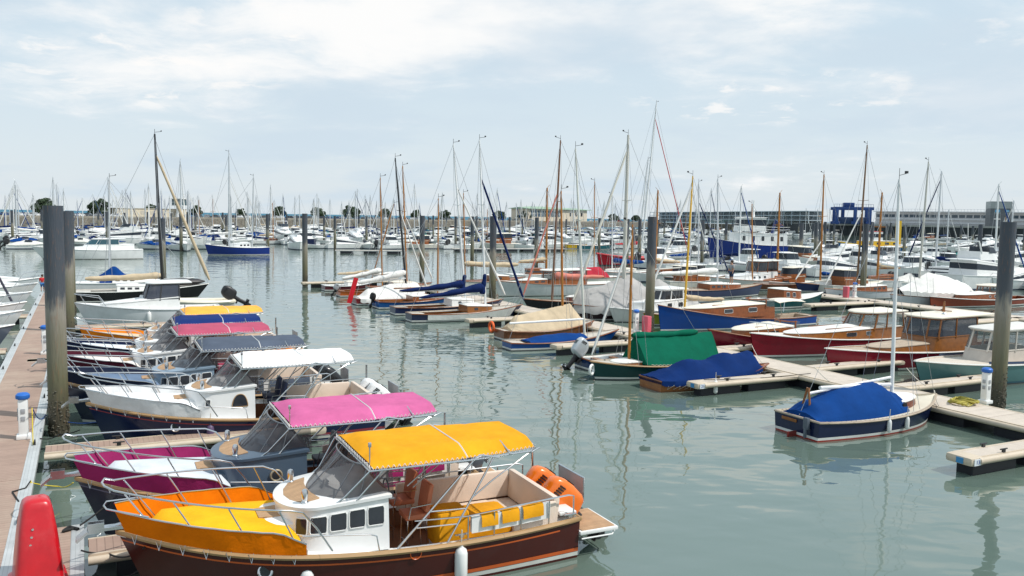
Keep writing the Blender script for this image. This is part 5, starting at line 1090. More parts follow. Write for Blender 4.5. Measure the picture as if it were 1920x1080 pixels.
# open sea beyond the wall
m = bpy.data.materials.new('surface'); m.use_nodes = True; b = m.node_tree.nodes['Principled BSDF']; b.inputs['Base Color'].default_value = (.05, .16, .23, 1); b.inputs['Roughness'].default_value = .7; b.inputs['IOR'].default_value = 1.15
mb = MB(); p0, p1 = back(wl, 95), back(wc, 95); mb.add([(p0.x-3000, p0.y, .012), (p0.x, p0.y, .012), (p1.x, p1.y, .012), (p1.x+7000, p1.y+4000, .012), (8500, 13400, .012), (-8500, 13400, .012)], [[0, 1, 2, 3, 4, 5]])
tag(mb.build('sea', m, smooth=0), kind='structure')

def onland(px, py, dist=18, z=4):            # point on the quay behind the wall at column px
    lo_, hi_ = (wl, wb)
    for a, b_ in ((wl, wb), (wb, wc), (wc, wd), (wd, we)):
        xa, xb = pix(Vector((a.x, a.y, 0)))[0], pix(Vector((b_.x, b_.y, 0)))[0]
        if xa <= px <= xb or b_ is we:
            A = Vector((a.x, a.y, 0)); D = Vector((b_.x-a.x, b_.y-a.y, 0)); kk = (px-960)/F; u, v = M3I @ (A-CP), M3I @ D
            t = (-kk*u.z-u.x)/(v.x+kk*v.z); q = A+D*t; q = back(q, dist); q.z = z; return q
# trees: wind shorn pines on the mole
LEAF = [mat(c, .8, var=.35, scale=.8) for c in ((.035, .062, .028), (.05, .08, .035), (.025, .045, .022))]
def pine_mesh(seed, w, h):
    rr = random.Random(seed); mb = MB(); cl = []
    for i in range(46):
        a = rr.uniform(0, 6.28); r = math.sqrt(rr.random())*.88; z = rr.uniform(.0, .95)*(1-r*r*.7)+.02
        cl.append((Vector((math.cos(a)*r*w/2, math.sin(a)*r*w/2, z*h)), rr.uniform(.24, .36)*w*.55))
    for c, r in cl:
        for k in range(130):
            v = Vector((rr.gauss(0, 1), rr.gauss(0, 1), rr.gauss(0, .7))); v.normalize(); p = c+Vector((v.x*r, v.y*r, v.z*r*.7))*rr.uniform(.7, 1.08)
            u = Vector((rr.gauss(0, 1), rr.gauss(0, 1), rr.gauss(0, 1))).normalized(); s = rr.uniform(.2, .4); t = u.cross(v); 
            if t.length < .05: continue
            t.normalize(); u = (v*.4+t.cross(v)*.6).normalized()
            mb.add([p-t*s, p+u*s*.8, p+t*s, p-u*s*.8], [[0, 1, 2, 3]], rr.choice((0, 0, 1, 2)))
    return mb
def tree_proto(seed, w, h, th):
    o = thing('pine_tree', 'tree', 'tree'); f = pine_mesh(seed, w, h).build('crown', LEAF, o, 0, rec=False); f.location = (0, 0, th)
    mb = MB(); mb.tube([(0, 0, -.2), (.1, .05, th*.6), (0, 0, th+h*.25)], [.28, .2, .12], 8)
    for a in range(5): mb.tube([(.05, 0, th*.7), (math.cos(a*1.26)*w*.16, math.sin(a*1.26)*w*.16, th+h*.1), (math.cos(a*1.26)*w*.32, math.sin(a*1.26)*w*.32, th+h*.35)], [.12, .09, .04], 5)
    mb.build('trunk', mat((.09, .065, .045), .9, var=.3), o); return o
TP = [tree_proto(3, 8, 5.0, 1.5), tree_proto(8, 8, 5.4, 1.2), tree_proto(15, 8, 4.8, 1.7)]; THT = (6.2, 6.3, 6.2)
first = {}
for i, (px, ytop, w, lab) in enumerate(((85, 373, 40, 'broad dark pine at the far left above the sea wall'), (187, 373, 36, 'dark round pine left of the beige low building'), (283, 384, 22, 'small pine showing over the beige low building'), (367, 386, 24, 'pine just right of the control tower'), (452, 391, 20, 'low flat pine above the parked camper van'), (525, 388, 24, 'pine between the blue hulled yacht and the lone near pile'), (596, 390, 26, 'pine just right of the lone near pile'), (659, 386, 31, 'largest pine in the middle of the mole'), (722, 392, 22, 'pine behind the orange wooden masts'), (780, 394, 18, 'small pine behind the pile with a white cap'), (833, 394, 22, 'pine between the two white leaning masts'), (935, 396, 24, 'pine left of the green roofed clubhouse'), (985, 394, 28, 'pine touching the left end of the clubhouse'), (1150, 401, 20, 'pine just right of the clubhouse'), (1192, 404, 16, 'small pine behind the beige mast'))):
    q = onland(px, 0, 22); k = i % 3; sc_ = w/1600*q.y/8; t = TP[k]
    if k not in first: first[k] = 1; t.location = q; t.rotation_euler = (0, 0, i); t['label'] = lab; t['group'] = 'pines along the mole'
    else: t = dup(t, q, i*1.3, lab, 'pines along the mole', sc_)
    t.scale = (sc_, sc_, (AT(px, ytop, q).z-4)/THT[k])
# parked cars
def car_proto(c, van=False):
    o = thing('parked_car', 'car', 'car'); mb = MB(); W_ = .88; hh = 1.5 if not van else 2.2
    pr = [(-2.1, .35), (-2.15, .8), (-1.9, 1.0), (-1.5, hh-.06), (-.9, hh), (.3, hh), (.95 if not van else 1.5, 1.0), (1.95, .85), (2.15, .6), (2.1, .35)]
    mb.loft([[Vector((x, -W_*(1 if z < 1.01 else .84), z)) for x, z in pr], [Vector((x, W_*(1 if z < 1.01 else .84), z)) for x, z in pr]]); mb.build('body', mat(c, .25, coat=.4, var=.05), o, 25)
    g = MB()
    for s in (1, -1): g.add([(-1.45, s*.82, 1.05), (.72, s*.82, 1.05), (.25, s*.765, hh-.1), (-1.2, s*.765, hh-.1)], [[0, 1, 2, 3]])
    g.add([(.93, .7, 1.04), (.93, -.7, 1.04), (.42, -.64, hh-.06), (.42, .64, hh-.06)], [[0, 1, 2, 3]]); g.add([(-1.86, .7, 1.06), (-1.86, -.7, 1.06), (-1.56, -.64, hh-.1), (-1.56, .64, hh-.1)], [[0, 1, 2, 3]])
    for v in g.v: v.y *= 1.06; v.x *= 1.02
    g.build('window', DARK, o, rec=False)
    for x in (-1.3, 1.3):
        for s in (1, -1): w = MB(); w.tube([(x, s*.70, .33), (x, s*.90, .33)], .33, 14); w.build('wheel', RUBBER, o)
    return o
CARC = [((.70, .70, .69), 'white'), ((.03, .035, .05), 'black'), ((.30, .31, .32), 'silver grey'), ((.02, .06, .18), 'blue'), ((.28, .02, .02), 'dark red'), ((.10, .11, .12), 'dark grey')]
CARS = [car_proto(c) for c, n in CARC]; usedc = set(); rr = random.Random(5)
zone = lambda px: 'left of the beige building' if px < 215 else 'right of the control tower' if px < 575 else 'left of the clubhouse' if px < 985 else 'right of the clubhouse'
px = -5
while px < 1225:
    px += rr.uniform(11, 17)*(1.2 if px < 500 else .9)
    if 222 < px < 352 or 1000 < px < 1100: continue
    k = rr.choices(range(6), (4, 3, 3, 2, 1, 3))[0]; q = onland(px, 0, rr.choice((4, 5, 11))); rz = rr.choice((.1, PI, PI/2, PI/2))+rr.uniform(-.1, .1)
    zz = zone(px); lab = CARC[k][1]+' car parked above the sea wall '+zz; grp = CARC[k][1]+' cars parked '+zz
    if k not in usedc: usedc.add(k); c = CARS[k]; c.location = q; c.rotation_euler = (0, 0, rz); c['label'] = lab; c['group'] = grp
    else: dup(CARS[k], q, rz, lab, grp)
for k in range(6):
    if k not in usedc: CARS[k].location = onland(400+k*20, 0, 5); CARS[k]['label'] = CARC[k][1]+' car parked above the sea wall'
# buildings
def facade(name, label, cat, x0, x1, ybase, ytop, dist, depth, wallm, z=4):
    a, b = onland(x0, 0, dist, z), onland(x1, 0, dist, z); hgt = AT((x0+x1)/2, ytop, (a+b)/2).z-z; an = math.atan2(b.y-a.y, b.x-a.x); L = (b-a).length
    o = thing(name, label, cat, a, an); mb = MB(); mb.box((L/2, depth/2, hgt/2), (L, depth, hgt)); mb.build('wall', wallm, o); return o, L, hgt
def panes(o, xs, y, z, w, h, m=DARK, fr=None, name='window'):
    for x in xs:
        mb = MB(); mb.box((x, y, z), (w, .06, h)); q = mb.build(name, m, o)
        if fr: f = MB(); f.box((x, y-.05, z), (.08, .04, h)); f.box((x, y-.05, z), (w, .04, .08)); f.build('window_frame', fr, q)
BEI = mat((.62, .55, .42), .8, var=.08); o, L, hh = facade('low_building', 'long low beige building on the mole left of the control tower', 'building', 220, 350, 0, 391.5, 16, 6, BEI)
panes(o, [L*(i+.5)/7 for i in range(7)], -.03, hh*.55, L*.07, hh*.4, mat((.5, .46, .38), .7)); mb = MB(); mb.box((L/2, 3, hh+.08), (L+.5, 6.6, .16)); mb.build('roof', mat((.5, .47, .40), .8), o)
a = onland(337, 0, 14); o = thing('control_tower', 'white harbour control tower with glazed lookout room', 'tower', a, -.1); zt = AT(337, 372, a).z-4; wdt = 21/1600*a.y
mb = MB(); mb.lathe([(wdt*.38, 0), (wdt*.28, zt*.35), (wdt*.3, zt*.62)], n=16); mb.build('shaft', WHITE, o); mb = MB(); mb.box((0, 0, zt*.62), (wdt, wdt, .3)); mb.box((0, 0, zt*.98), (wdt*1.04, wdt*1.04, .3)); mb.build('floor_slab', WHITE, o)
mb = MB(); mb.box((0, 0, zt*.8), (wdt*.9, wdt*.9, zt*.36)); g = mb.build('window', mat((.05, .10, .12), .1), o)
mb = MB()
for i in range(5): mb.box((-wdt*.46+wdt*.92*i/4, -wdt*.46, zt*.8), (.16, .12, zt*.36))
mb.box((0, -wdt*.47, zt*.8), (wdt*.92, .1, .12)); mb.build('window_frame', WHITE, g)
o, L, hh = facade('clubhouse', 'pale clubhouse with two low green roofs behind the sea wall', 'building', 990, 1100, 0, 393, 14, 14, mat((.60, .53, .42), .8, var=.08))
GR = mat((.30, .42, .30), .6, var=.1)
for x0, x1, dz in ((-.02, .62, 1.5), (.60, 1.06, .9)):
    mb = MB(); mb.loft([[Vector((L*lerp(x0, x1, q), y, hh+z)) for y, z in ((-1.5, 0), (-1.5, .25), (7, .25+dz*(1-abs(2*q-1)*.75)+.5), (15.5, .25), (15.5, 0))] for q in (0, .3, .7, 1)]); mb.build('roof', GR, o, 20)
panes(o, [L*.06+L*.055*i for i in range(9)], -.05, hh*.62, L*.044, hh*.5, mat((.08, .12, .15), .1), WHITE); panes(o, [L*.7, L*.8, L*.9], -.05, hh*.6, L*.03, hh*.3)
# dry stack boat racks
o, L, hh = facade('boat_rack', 'long open steel dry stack rack for boats on the right shore', 'building', 1235, 1540, 0, 398, 30, .3, mat((.60, .66, .70), .8), z=4.6)
mb = MB()
for k in range(3): mb.box((L/2, -4, hh*(.34+.33*k)), (L, 8, .35))
for i in range(29): mb.box((L*i/28, -7.9, hh*.5), (.3, .3, hh))
mb.build('rack_frame', mat((.48, .55, .60), .6), o)
# white terminal building
o, L, hh = facade('terminal_building', 'long white building with a band of windows along the right quay', 'building', 1640, 2000, 0, 398.5, 40, 18, mat((.60, .61, .62), .6, var=.06), z=5.6)
panes(o, [L*(i+.5)/26 for i in range(26)], -.05, hh*.70, L*.032, hh*.22, mat((.08, .11, .14), .15)); mb = MB(); mb.box((L/2, 6, hh*.46), (L, 14, .5)); mb.box((L/2, 7, hh+.2), (L+1, 20, .4)); mb.box((L/2, -1, hh*.2), (L, .4, hh*.06)); mb.build('canopy_roof', mat((.66, .68, .70), .5), o)
mb = MB()
for i in range(60): mb.box((L*i/59, 0, hh+.9), (.12, .12, 1.2))
mb.box((L/2, 0, hh+1.5), (L, .12, .12)); mb.build('roof_railing', mat((.5, .52, .54), .5), o)
a = onland(1869, 0, 12, 5.6); o = thing('sign_tower', 'square grey tower with two blue oval signs on the right quay', 'tower', a, -.28); zt = AT(1869, 378, a).z-5.6; wt = 38/1600*a.y*.92
mb = MB(); mb.box((0, 0, zt*.36), (wt, wt, zt*.72)); mb.build('wall', mat((.11, .125, .14), .5, var=.1, stripe=(2, .8, .06, .4)), o); mb = MB(); mb.box((0, 0, zt*.86), (wt*1.02, wt*1.02, zt*.28)); mb.build('crown_panel', mat((.34, .37, .37), .5, var=.1, stripe=(2, 1.2, .06, .4)), o)
for x, s in ((-.17, 1), (.30, .7)):
    mb = MB(); mb.loft([[Vector((wt*x+wt*.13*s*math.cos(t), y, zt*.62+wt*.09*s*math.sin(t))) for t in [2*PI*i/20 for i in range(20)]] for y in (-wt*.5-.08, -wt*.5-.16)]); e = mb.build('oval_sign', mat((.05, .35, .60), .4), o)
    mb = MB(); mb.box((wt*x, -wt*.5-.18, zt*.62), (wt*.16*s, .03, wt*.03)); mb.box((wt*x, -wt*.5-.18, zt*.54), (wt*.3*s, .05, wt*.02)); mb.build('sign_lettering', mat((.55, .62, .68), .4), e)
# blue travel lift
a = onland(1598, 0, -6, 5.6); o = thing('travel_lift', 'blue boat hoist gantry standing on the quay edge', 'crane', a, -.22); u = a.y/1600; zt = AT(1598, 389, a).z-5.6; hw = 34*u; BL = mat((.012, .055, .22), .45)
for y in (0, 9):
    for x in (-hw*.85, hw*.85, hw*.1 if y == 0 else -hw*.4): mb = MB(); mb.box((x, y, zt*.45), (1.6, 1.4, zt*.92), bev=.1); mb.box((x, y, .7), (3.4, 1.1, 1.4), bev=.3); mb.build('leg', BL, o)
for y in (0, 9): mb = MB(); mb.box((0, y, zt*.94), (hw*2.1, 1.2, 1.5), bev=.1); mb.build('top_beam', BL, o)
mb = MB()
for i in range(17): mb.box((-hw+hw*2*i/16, -.6, zt+.9), (.12, .12, 1.5))
mb.box((0, -.6, zt+1.6), (hw*2, .12, .12)); mb.build('railing', BL, o); mb = MB(); mb.box((-.2*hw, 4, zt+1.3), (5, 5, 2.2), bev=.3); mb.build('cabin', BL, o)
mb = MB(); mb.box((0, 3, zt*.22), (hw*1.5, 3.2, 3.4), bev=.6); single('hoisted_hull', mb, mat((.012, .04, .12), .5), 'dark blue hull hanging in the boat hoist slings', 'boat').matrix_world = Matrix.Translation(a) @ Matrix.Rotation(-.22, 4, 'Z')
# ------------------------------------------------------------------ far berths: prototypes copied into rows
FW = mat((.80, .80, .79), .35, var=.06, coat=.2); FG = mat((.035, .045, .06), .22, spec=.25)
def fhull(L, B, fb, m, par, deckm=FW, boot=(.03, .05, .12)):
    h = Hull(L, B, fb[0], fb[1], fb[2], tr=.8, rake=.6, n=12, bul=.08); h.build(par, m, mat(boot, .5), mat((.05, .05, .06), .6), deckm, FW, rub=.03); return h
def fmotor(kind, hullc, cov=None, eng=BLACK):
    o = thing('moored_motorboat', 'x', 'motorboat'); m = gloss(hullc)
    if kind == 'pilot':
        h = fhull(6.8, 2.5, (.8, .8, 1.15), m, o); tk = Trunk(2.2, 5.6, 1.0, .9, 1.2, .7, .65, .4); mb = MB(); tk.walls(mb); tk.roof(mb); mb.build('cabin', FW, o, 40)
        tk = Trunk(2.0, 4.2, .95, .85, .5, 1.2, 1.15, 1.1, rake=.5, inset=.14); mb = MB(); tk.walls(mb, 0, 0, .45); tk.walls(mb, 1, .45, .95); tk.roof(mb, aft=.4); mb.build('wheelhouse', [FW, FG], o, 40)
    elif kind == 'open':
        h = fhull(6.0, 2.3, (.7, .7, 1.0), m, o); tk = Trunk(2.6, 4.0, .85, .8, .6, .7, .75, .7, rake=.5); mb = MB(); tk.walls(mb, 0, 0, .5); tk.walls(mb, 1, .5, 1); mb.build('windscreen', [FW, FG], o, 40)
        tent(h, [(.05, .15), (.3, .5), (.45, .75), (.62, .5), (.9, .05)], cov or BLUEC, o)
    elif kind == 'fly':
        h = fhull(10.5, 3.5, (1.3, 1.25, 1.8), m, o); tk = Trunk(1.6, 8.2, 1.45, 1.2, 2.4, 1.2, 1.3, .5); mb = MB(); tk.walls(mb, 0, 0, .4); tk.walls(mb, 1, .4, .8); tk.walls(mb, 0, .8, 1); tk.roof(mb, aft=.5); mb.build('saloon', [FW, FG], o, 40)
        tk = Trunk(2.2, 5.2, 1.2, 1.0, 1.2, 2.5, .75, .6, rake=.4); mb = MB(); tk.walls(mb); mb.build('flybridge', FW, o, 40); tk = Trunk(3.4, 5.0, 1.05, .9, .8, 3.1, .5, .5, rake=.6); mb = MB(); tk.walls(mb, back=False); mb.build('windscreen', FG, o, 40)
        mb = MB(); mb.tube([(2.4, 1.1, 3.1), (2.0, 1.1, 4.1), (2.0, -1.1, 4.1), (2.4, -1.1, 3.1)], .07, 6); mb.tube([(2.0, 0, 4.1), (1.9, 0, 5.6)], .03, 5); mb.build('radar_arch', FW, o)
    elif kind == 'sport':
        h = fhull(9.0, 3.0, (1.1, 1.05, 1.5), m, o); tk = Trunk(2.0, 7.8, 1.25, 1.0, 3.2, 1.0, 1.35, .3, inset=.2); mb = MB(); tk.walls(mb, 0, 0, .35); tk.walls(mb, 1, .35, .75); tk.walls(mb, 0, .75, 1); tk.roof(mb, camber=.15); mb.build('cabin', [FW, FG], o, 40)
        mb = MB(); mb.tube([h.path(.6, .97, 1, .5, -.05)[i] for i in range(13)]+[h.path(.6, .97, -1, .5, -.05)[12-i] for i in range(13)], .03, 5); mb.build('pulpit', STEEL, o)
    elif kind == 'wood':
        h = fhull(9.0, 2.8, (.9, .85, 1.2), m, o, CREAM); tk = Trunk(2.0, 6.2, 1.0, .85, 1, .8, .7, .5); mb = MB(); tk.walls(mb); tk.roof(mb, 1); mb.build('cabin', [VARN, CREAM], o, 40)
        tk = Trunk(1.8, 4.4, .95, .9, .5, 1.3, 1.2, 1.1, rake=.3); mb = MB(); tk.walls(mb, 0, 0, .4); tk.walls(mb, 1, .4, .95); tk.roof(mb, 2, aft=.3); mb.build('wheelhouse', [VARN, FG, CREAM], o, 40)
    elif kind == 'console':
        h = fhull(6.2, 2.4, (.75, .72, 1.05), m, o); mb = MB(); mb.box((2.8, 0, 1.0), (.8, .8, .9), bev=.1); mb.add([(3.2, .4, 1.4), (3.2, -.4, 1.4), (3.0, -.4, 1.85), (3.0, .4, 1.85)], [[0, 1, 2, 3]], 1); mb.build('console', [FW, FG], o)
        mb = MB(); mb.grid([[Vector((lerp(1.4, 3.6, i/4), y, 2.3+.1*(1-y*y))) for y in (-1, -.5, 0, .5, 1)] for i in range(5)], thick=.03); 
        for x in (1.6, 3.4):
            for y in (.9, -.9): mb.tube([(x, y, 2.3), (x+.1, y, .7)], .03, 5, m=1)
        mb.build('bimini', [cov or NAVYC, STEEL], o)
    if kind in ('pilot', 'open', 'console'): outboard(o, (-.2, 0, .75), R(rnd.choice((0, 25, 50))), eng, 1.15)
    return o
def fsail(hullc, mh, mastm, cov, jib=None, L=8.5, cabin=FW, spray=None):
    o = thing('moored_sailboat', 'x', 'sailboat'); h = fhull(L, L*.31, (.85, .8, 1.1), gloss(hullc), o); tk = Trunk(L*.3, L*.72, L*.1, L*.085, L*.15, .7, .6, .45)
    mb = MB(); tk.walls(mb, 0, 0, .45); tk.walls(mb, 1, .45, .75); tk.walls(mb, 0, .75, 1); tk.roof(mb, 0); mb.build('cabin', [cabin, FG], o, 40)
    b, t = Vector((L*.58, 0, 1.0)), Vector((L*.57, 0, mh)); mb = MB(); mb.tube([b, b.lerp(t, .5), t], [.12, .11, .08], 6)
    q = b.lerp(t, .6); mb.tube([q+Vector((0, .7, 0)), q, q-Vector((0, .7, 0))], .03, 4); mb.tube([t, t+Vector((.3, 0, .3))], .02, 4)
    for s in (1, -1): mb.tube([h.pt(.55, s), q+Vector((0, s*.7, 0)), t], .018, 4, m=1)
    mb.tube([h.pt(.99, 1), t], .018, 4, m=1); mb.tube([Vector((.1, 0, .9)), t], .018, 4, m=1); mb.build('mast', [mastm, WIRE], o, 60)
    mb = MB(); a = Vector((L*.57, 0, 1.95)); mb.tube([a, a-Vector((L*.42, 0, .0))], .06, 6); mb.build('boom', mastm, o)
    if cov: furl(a+Vector((0, 0, .35)), a+Vector((-L*.41, 0, .12)), .26, .13, cov, o, n=9)
    if jib: furl(b.lerp(t, .93), h.pt(.985, 1, .3), .05, .09, jib, o, 'furled_jib', n=8, sag=0)
    if spray: tent(h, [(.22, .7), (.34, 1.25), (.42, .6)], spray, o, 'sprayhood', w=.6, k=4)
    return o
WB = (.80, .80, .79); NV = (.01, .018, .06)
MOT = [(fmotor('pilot', WB), 'white pilothouse motorboat'), (fmotor('open', WB), 'motorboat under blue cover'), (fmotor('sport', WB), 'sleek white sport cruiser'), (fmotor('console', WB), 'white motorboat with navy bimini'), (fmotor('fly', WB), 'tall white flybridge cruiser'), (fmotor('open', WB, cloth((.66, .65, .61))), 'motorboat under pale cover'),
       (fmotor('wood', (.60, .58, .52)), 'varnished pale hulled launch'), (fmotor('pilot', NV), 'navy hulled pilothouse motorboat'), (fmotor('open', WB, cloth((.02, .16, .15))), 'motorboat under teal cover'), (fmotor('sport', NV), 'navy hulled sport cruiser'), (fmotor('console', WB, cloth((.7, .7, .68)), FW), 'white motorboat with white bimini')]
SAI = [(fsail(WB, 12, ALUM, BLUEC, WHTC), 'white sailboat with blue boom cover'), (fsail(WB, 10.5, ALUM, WHTC, WHTC), 'white sailboat with white boom cover'), (fsail(NV, 12.5, ALUM, NAVYC, NAVYC, 9.5), 'navy sailboat with navy covers'), (fsail(WB, 11, ALUM, TANC, None, 8), 'white sailboat with tan boom cover'), (fsail(WB, 11.5, WMAST, NAVYC, BLUEC, spray=BLUEC), 'white sailboat with blue furled jib'), (fsail(WB, 9.5, MASTW, TANC, None, 7.5, VARN), 'small sailboat with wooden mast'), (fsail(WB, 13.5, ALUM, WHTC, WHTC, 10.5, spray=NAVYC), 'large white yacht with navy sprayhood'), (fsail((.25, .02, .02), 10.5, ALUM, GREYC, None, 8), 'red hulled sailboat with grey boom cover')]
used = set(); rr = random.Random(23)
def zone2(px, py):
    c = 'left of the black mast' if px < 290 else 'between black mast and lone pile' if px < 572 else 'behind the leaning masts' if px < 923 else 'behind the tall brown mast' if px < 1217 else 'around the blue ship' if px < 1500 else 'before the white terminal'
    return c, 'front far rows' if py > 458 else 'hindmost rows'
def putfar(lst, k, px, py, rz, sc_=1, lab=None, zz=None):
    o, nm = lst[k]; q = P(px, py, 0); c, r = zone2(px, py); L = lab or (nm+', '+r+' '+c); g = None if lab else nm+', '+r+' '+c
    d = Vector((math.cos(rz), math.sin(rz), 0)); q = q-d*(3.5*sc_)
    if id(o) not in used:
        used.add(id(o)); o.location = q; o.rotation_euler = (0, 0, rz); o.scale = (sc_,)*3; o['label'] = L
        if g: o['group'] = g
        return o
    return dup(o, q, rz, L, g, sc_)
def row(y0, y1, x0, x1, step, psail, skip=(), jit=.12, mw=None):
    x = x0
    while x < x1:
        x += step*rr.uniform(.75, 1.25)
        y = lerp(y0, y1, (x-x0)/(x1-x0))+rr.uniform(-1, 1)*.8
        if any(a < x < b for a, b in skip): continue
        rz = GA+rr.choice((0, PI, 0, PI, PI/2, -PI/2, -PI/2))+rr.uniform(-jit, jit)
        if rr.random() < psail: putfar(SAI, rr.choices(range(8), (5, 4, 1.5, 1.5, 4, .7, 2, .4))[0], x, y, rz, rr.uniform(.85, 1.15))
        else: putfar(MOT, rr.choices(range(11), mw or (6, 3.5, 4, 3, 2.0, 3, .4, .7, 1, .5, 3))[0], x, y, rz, rr.uniform(.85, 1.2))
row(466, 466, 505, 1170, 42, .15, skip=((880, 985), (1050, 1125)))
row(470, 467, 5, 60, 45, .4); row(468, 467, 250, 380, 42, .3)
row(459, 457, -10, 1230, 32, .28); row(452.5, 451.5, -10, 1260, 28, .4); row(446.5, 446, -10, 1330, 26, .45); row(441, 441, -10, 1560, 26, .5); row(436.5, 437, -10, 1560, 27, .45); row(432.5, 433.5, -10, 1400, 30, .4)
MW = (5, 1, 5, 2, 4, 2, .3, .6, 1, .5, 3)
row(458, 462, 1490, 1960, 36, .25, skip=((1560, 1700),)); row(450, 455, 1660, 1960, 30, .35); row(467, 470, 1250, 1330, 36, .3); row(471, 475, 1500, 1960, 44, .2, mw=MW, skip=((1560, 1700),))
row(484, 489, 1340, 1960, 50, .15, mw=MW, skip=((1310, 1520),)); row(500, 507, 1350, 1960, 58, .12, mw=MW); row(517, 524, 1430, 1970, 66, .1, mw=MW); row(536, 543, 1600, 1980, 95, .0, mw=MW)
row(480, 483, 1225, 1330, 44, .2, mw=(4, 2, 4, 2, 1, 2, 1, 1, 1, 2, 1)); row(505, 507, 1190, 1350, 50, .5); row(472, 474, 1190, 1320, 44, .5)
for px, py, rz, lab in ((1292, 540, GA, 'varnished launch between the rusty pile and the furled white sail'), (1478, 542, GA+PI, 'varnished launch behind the dark teal launch'), (1590, 548, GA, 'varnished launch behind the second walkway pile')): putfar(MOT, 6, px, py, rz, .85, lab)
for px, py, rz, lab in ((1010, 528, GA, 'small wooden masted sailboat behind the glazed saloon boat'), (1240, 528, GA+PI, 'small wooden masted sailboat just right of the rusty pile'), (1445, 530, GA, 'small wooden masted sailboat behind the cream cruiser'), (1655, 540, GA+PI, 'small wooden masted sailboat left of the white tent awning')): putfar(SAI, 5, px, py, rz, 1, lab)
# far pontoons the boats lie at
for (xa, ya, xb, yb), lab in (((628, 469, 760, 470), 'far floating pontoon in open view left of the wooden masts'), ((848, 466, 1060, 466), 'far floating pontoon under the orange wooden launch')):
    a, b = P(xa, ya, .5), P(xb, yb, .5); pontoon('far_pontoon', lab, a, b, 2.0, edge=.1, deck=RBOARD)
# distinct far boats
boat('motor_yacht', 'sleek white motor yacht with tinted windows moored far left', 58, 486, 246, bow='L', B=3.8, fb=(1.3, 1.25, 1.75), hull=(.78, .78, .78), deck=WHITE, rail=WHITE, L=13.5, rake=1.4, cat='motor yacht', trunk=[dict(t=(.08, .82), w=.8, h=(.75, .2), nose=.55, m=WHITE, roof=WHITE, win=0, inset=.2)], house=dict(t=(.22, .60), w=.66, h=1.55, sill=.52, m=WHITE, glass=mat((.03, .09, .12), .08), rm=WHITE, nose=.5, rake=1.8, aft=.8, inset=.22, posts=(.3, .5, .7), pr=.03))
boat('sailing_yacht', 'royal blue hulled yacht with white deckhouse and tall mast lying broadside', 384, 478, 503, bow='L', B=3.4, fb=(1.25, 1.2, 1.7), hull=(.008, .03, .20), deck=WHITE, rail=WHITE, boot=(WBOOT), cat='sailboat', trunk=[dict(t=(.3, .62), h=(.7, .5), m=WHITE, roof=WHITE, win=3)], mast=[dict(t=.60, top=(429, 285), m=ALUM, r=.13), dict(t=.25, top=(475, 330), bx=473, m=ALUM, r=.10, boom=dict(len=2.5, z=1.4, cover=NAVYC))])
putfar(MOT, 6, 938, 466, GA+PI, 1.25, 'orange brown wooden launch with cabin at the far pontoon')
boat('dinghy_cruiser', 'yellow hulled boat beside a teal hull in the far row', 1062, 466, 1086, B=2.4, fb=(.9, .9, 1.1), hull=(.60, .38, .02), deck=WHITE, cat='motorboat', L=6)
boat('dinghy_cruiser', 'teal hulled boat beside a yellow hull in the far row', 1086, 468, 1130, B=2.6, fb=(.9, .9, 1.1), hull=(.02, .12, .15), deck=WHITE, cat='motorboat', L=8, trunk=[dict(t=(.3, .7), h=(.5, .4), m=WHITE, roof=WHITE, win=2)])
o, h = boat('passenger_ship', 'large white and royal blue ship with high wheelhouse on the right', 1325, 484, 1470, bow='L', ang=.12, B=4.6, fb=(2.4, 2.5, 3.7), hull=(.010, .035, .22), deck=WHITE, rail=WHITE, bul=.3, cat='ship', tr=.9,
   trunk=[dict(t=(.03, .72), w=.9, h=(2.1, 2.3), nose=.18, m=WHITE, roof=WHITE, win=5, fill=.3, f=(.45, .8), cam=.1)])
L = h.L; tk = Trunk(L*.30, L*.66, 1.7, 1.5, .8, 4.75, 2.3, 2.3, rake=.3); mb = MB(); tk.walls(mb, 0, 0, .4); tk.walls(mb, 1, .4, .85); tk.walls(mb, 0, .85, 1); tk.roof(mb, over=.2); mb.build('wheelhouse', [WHITE, FG], o, 40)
mb = MB(); mb.tube([(L*.42, 0, 7.0), (L*.42, 0, 10)], [.25, .08], 6); mb.box((L*.42, 0, 8.2), (.2, 2.4, .15)); mb.box((L*.45, 0, 8.9), (.9, .12, .12)); mb.build('signal_mast', WHITE, o); mb = MB(); mb.tube([(L*.18, .3, 4.4), (L*.14, .3, 6.6), (L*.05, .3, 5.6)], [.25, .3, .2], 6); mb.build('deck_crane', mat((.01, .03, .15), .5), o)
mb = MB()
for z in (.55, 1.0): mb.tube([h.pt(t/10, 1, z+2.1, -.2) for t in range(0, 8)], .03, 4)
mb.build('deck_rail', WHITE, o)
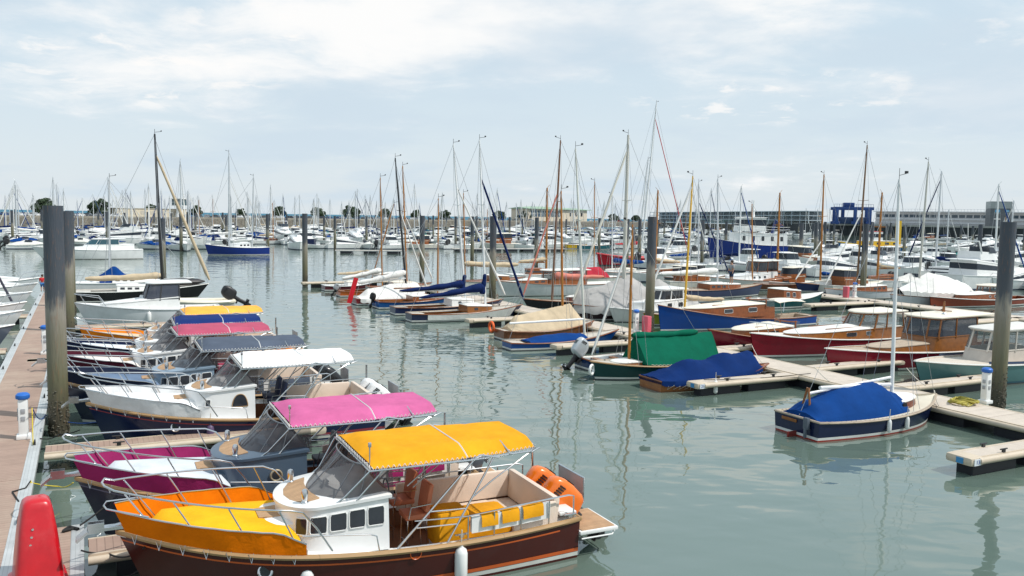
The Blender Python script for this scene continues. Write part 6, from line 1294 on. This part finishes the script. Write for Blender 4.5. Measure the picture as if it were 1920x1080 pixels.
o, h = boat('workboat', 'yellow and blue workboat with white wheelhouse and red roof', 1570, 474, 1690, bow='L', ang=.1, B=4.2, fb=(1.5, 1.5, 2.4), hull=(.012, .12, .28), deck=mat((.7, .42, .02), .5), rail=mat((.72, .45, .02), .5), rubr=.12, cat='workboat', tr=.9, trunk=[dict(t=(.1, .7), w=.88, h=(1.2, 1.2), nose=.2, m=mat((.72, .45, .02), .5), roof=WHITE, win=4, fill=.5)])
L = h.L; tk = Trunk(L*.35, L*.62, 1.3, 1.2, .4, 2.4, 2.2, 2.2, rake=.1); mb = MB(); tk.walls(mb, 0, 0, .45); tk.walls(mb, 1, .45, .8); tk.walls(mb, 0, .8, 1); tk.roof(mb, 2); mb.build('wheelhouse', [WHITE, FG, mat((.5, .03, .04), .5)], o, 40)
mb = MB(); mb.prism([(L*.02, -.3), (L*.10, -.3), (L*.07, .3), (L*.03, .3)], 1.5, 7.0); mb.build('funnel', mat((.72, .45, .02), .5), o)
# far piles
TPILE = [None]
def farpile(px, py, r=.25, top=6.3):
    c, rw = zone2(px, py); lab = 'dark mooring pile among the far boats '+c; g = 'far piles '+c
    q = P(px, py, 0); q.z = 0
    if TPILE[0] is None:
        o = pile(px, py, .25, 6.3, lab, barn=False, group=g); TPILE[0] = o; return
    r_ = dup(TPILE[0], q, rr.uniform(0, 6), lab, g); r_.scale = (r/.25, r/.25, top/6.3)
for px, py in ((24, 456), (30, 432), (63, 430), (80, 452), (169, 425), (185, 437), (202, 470), (234, 455), (277, 432), (290, 446), (321, 437), (340, 471), (353, 452), (367, 440), (376, 424), (418, 440), (425, 456), (460, 436), (475, 446), (487, 424), (502, 473), (506, 436), (527, 426), (538, 448), (557, 437), (608, 453), (613, 431), (628, 470), (664, 427), (673, 442), (687, 462), (704, 427), (718, 438), (803, 437), (812, 448), (837, 437), (854, 463), (893, 458), (905, 440), (917, 436), (955, 460), (979, 448), (1026, 433), (1049, 438), (1061, 453), (1081, 440), (1123, 470), (1174, 505), (1198, 490), (1232, 480), (1245, 450), (1360, 480), (1373, 445), (1497, 440), (1500, 500), (1523, 475), (1528, 492), (1545, 475), (1562, 470), (1632, 500), (1660, 470), (1668, 470), (1694, 490), (1758, 450), (1800, 470), (1822, 468), (1900, 480)): farpile(px, py, rr.uniform(.22, .3), rr.uniform(6.0, 6.6))
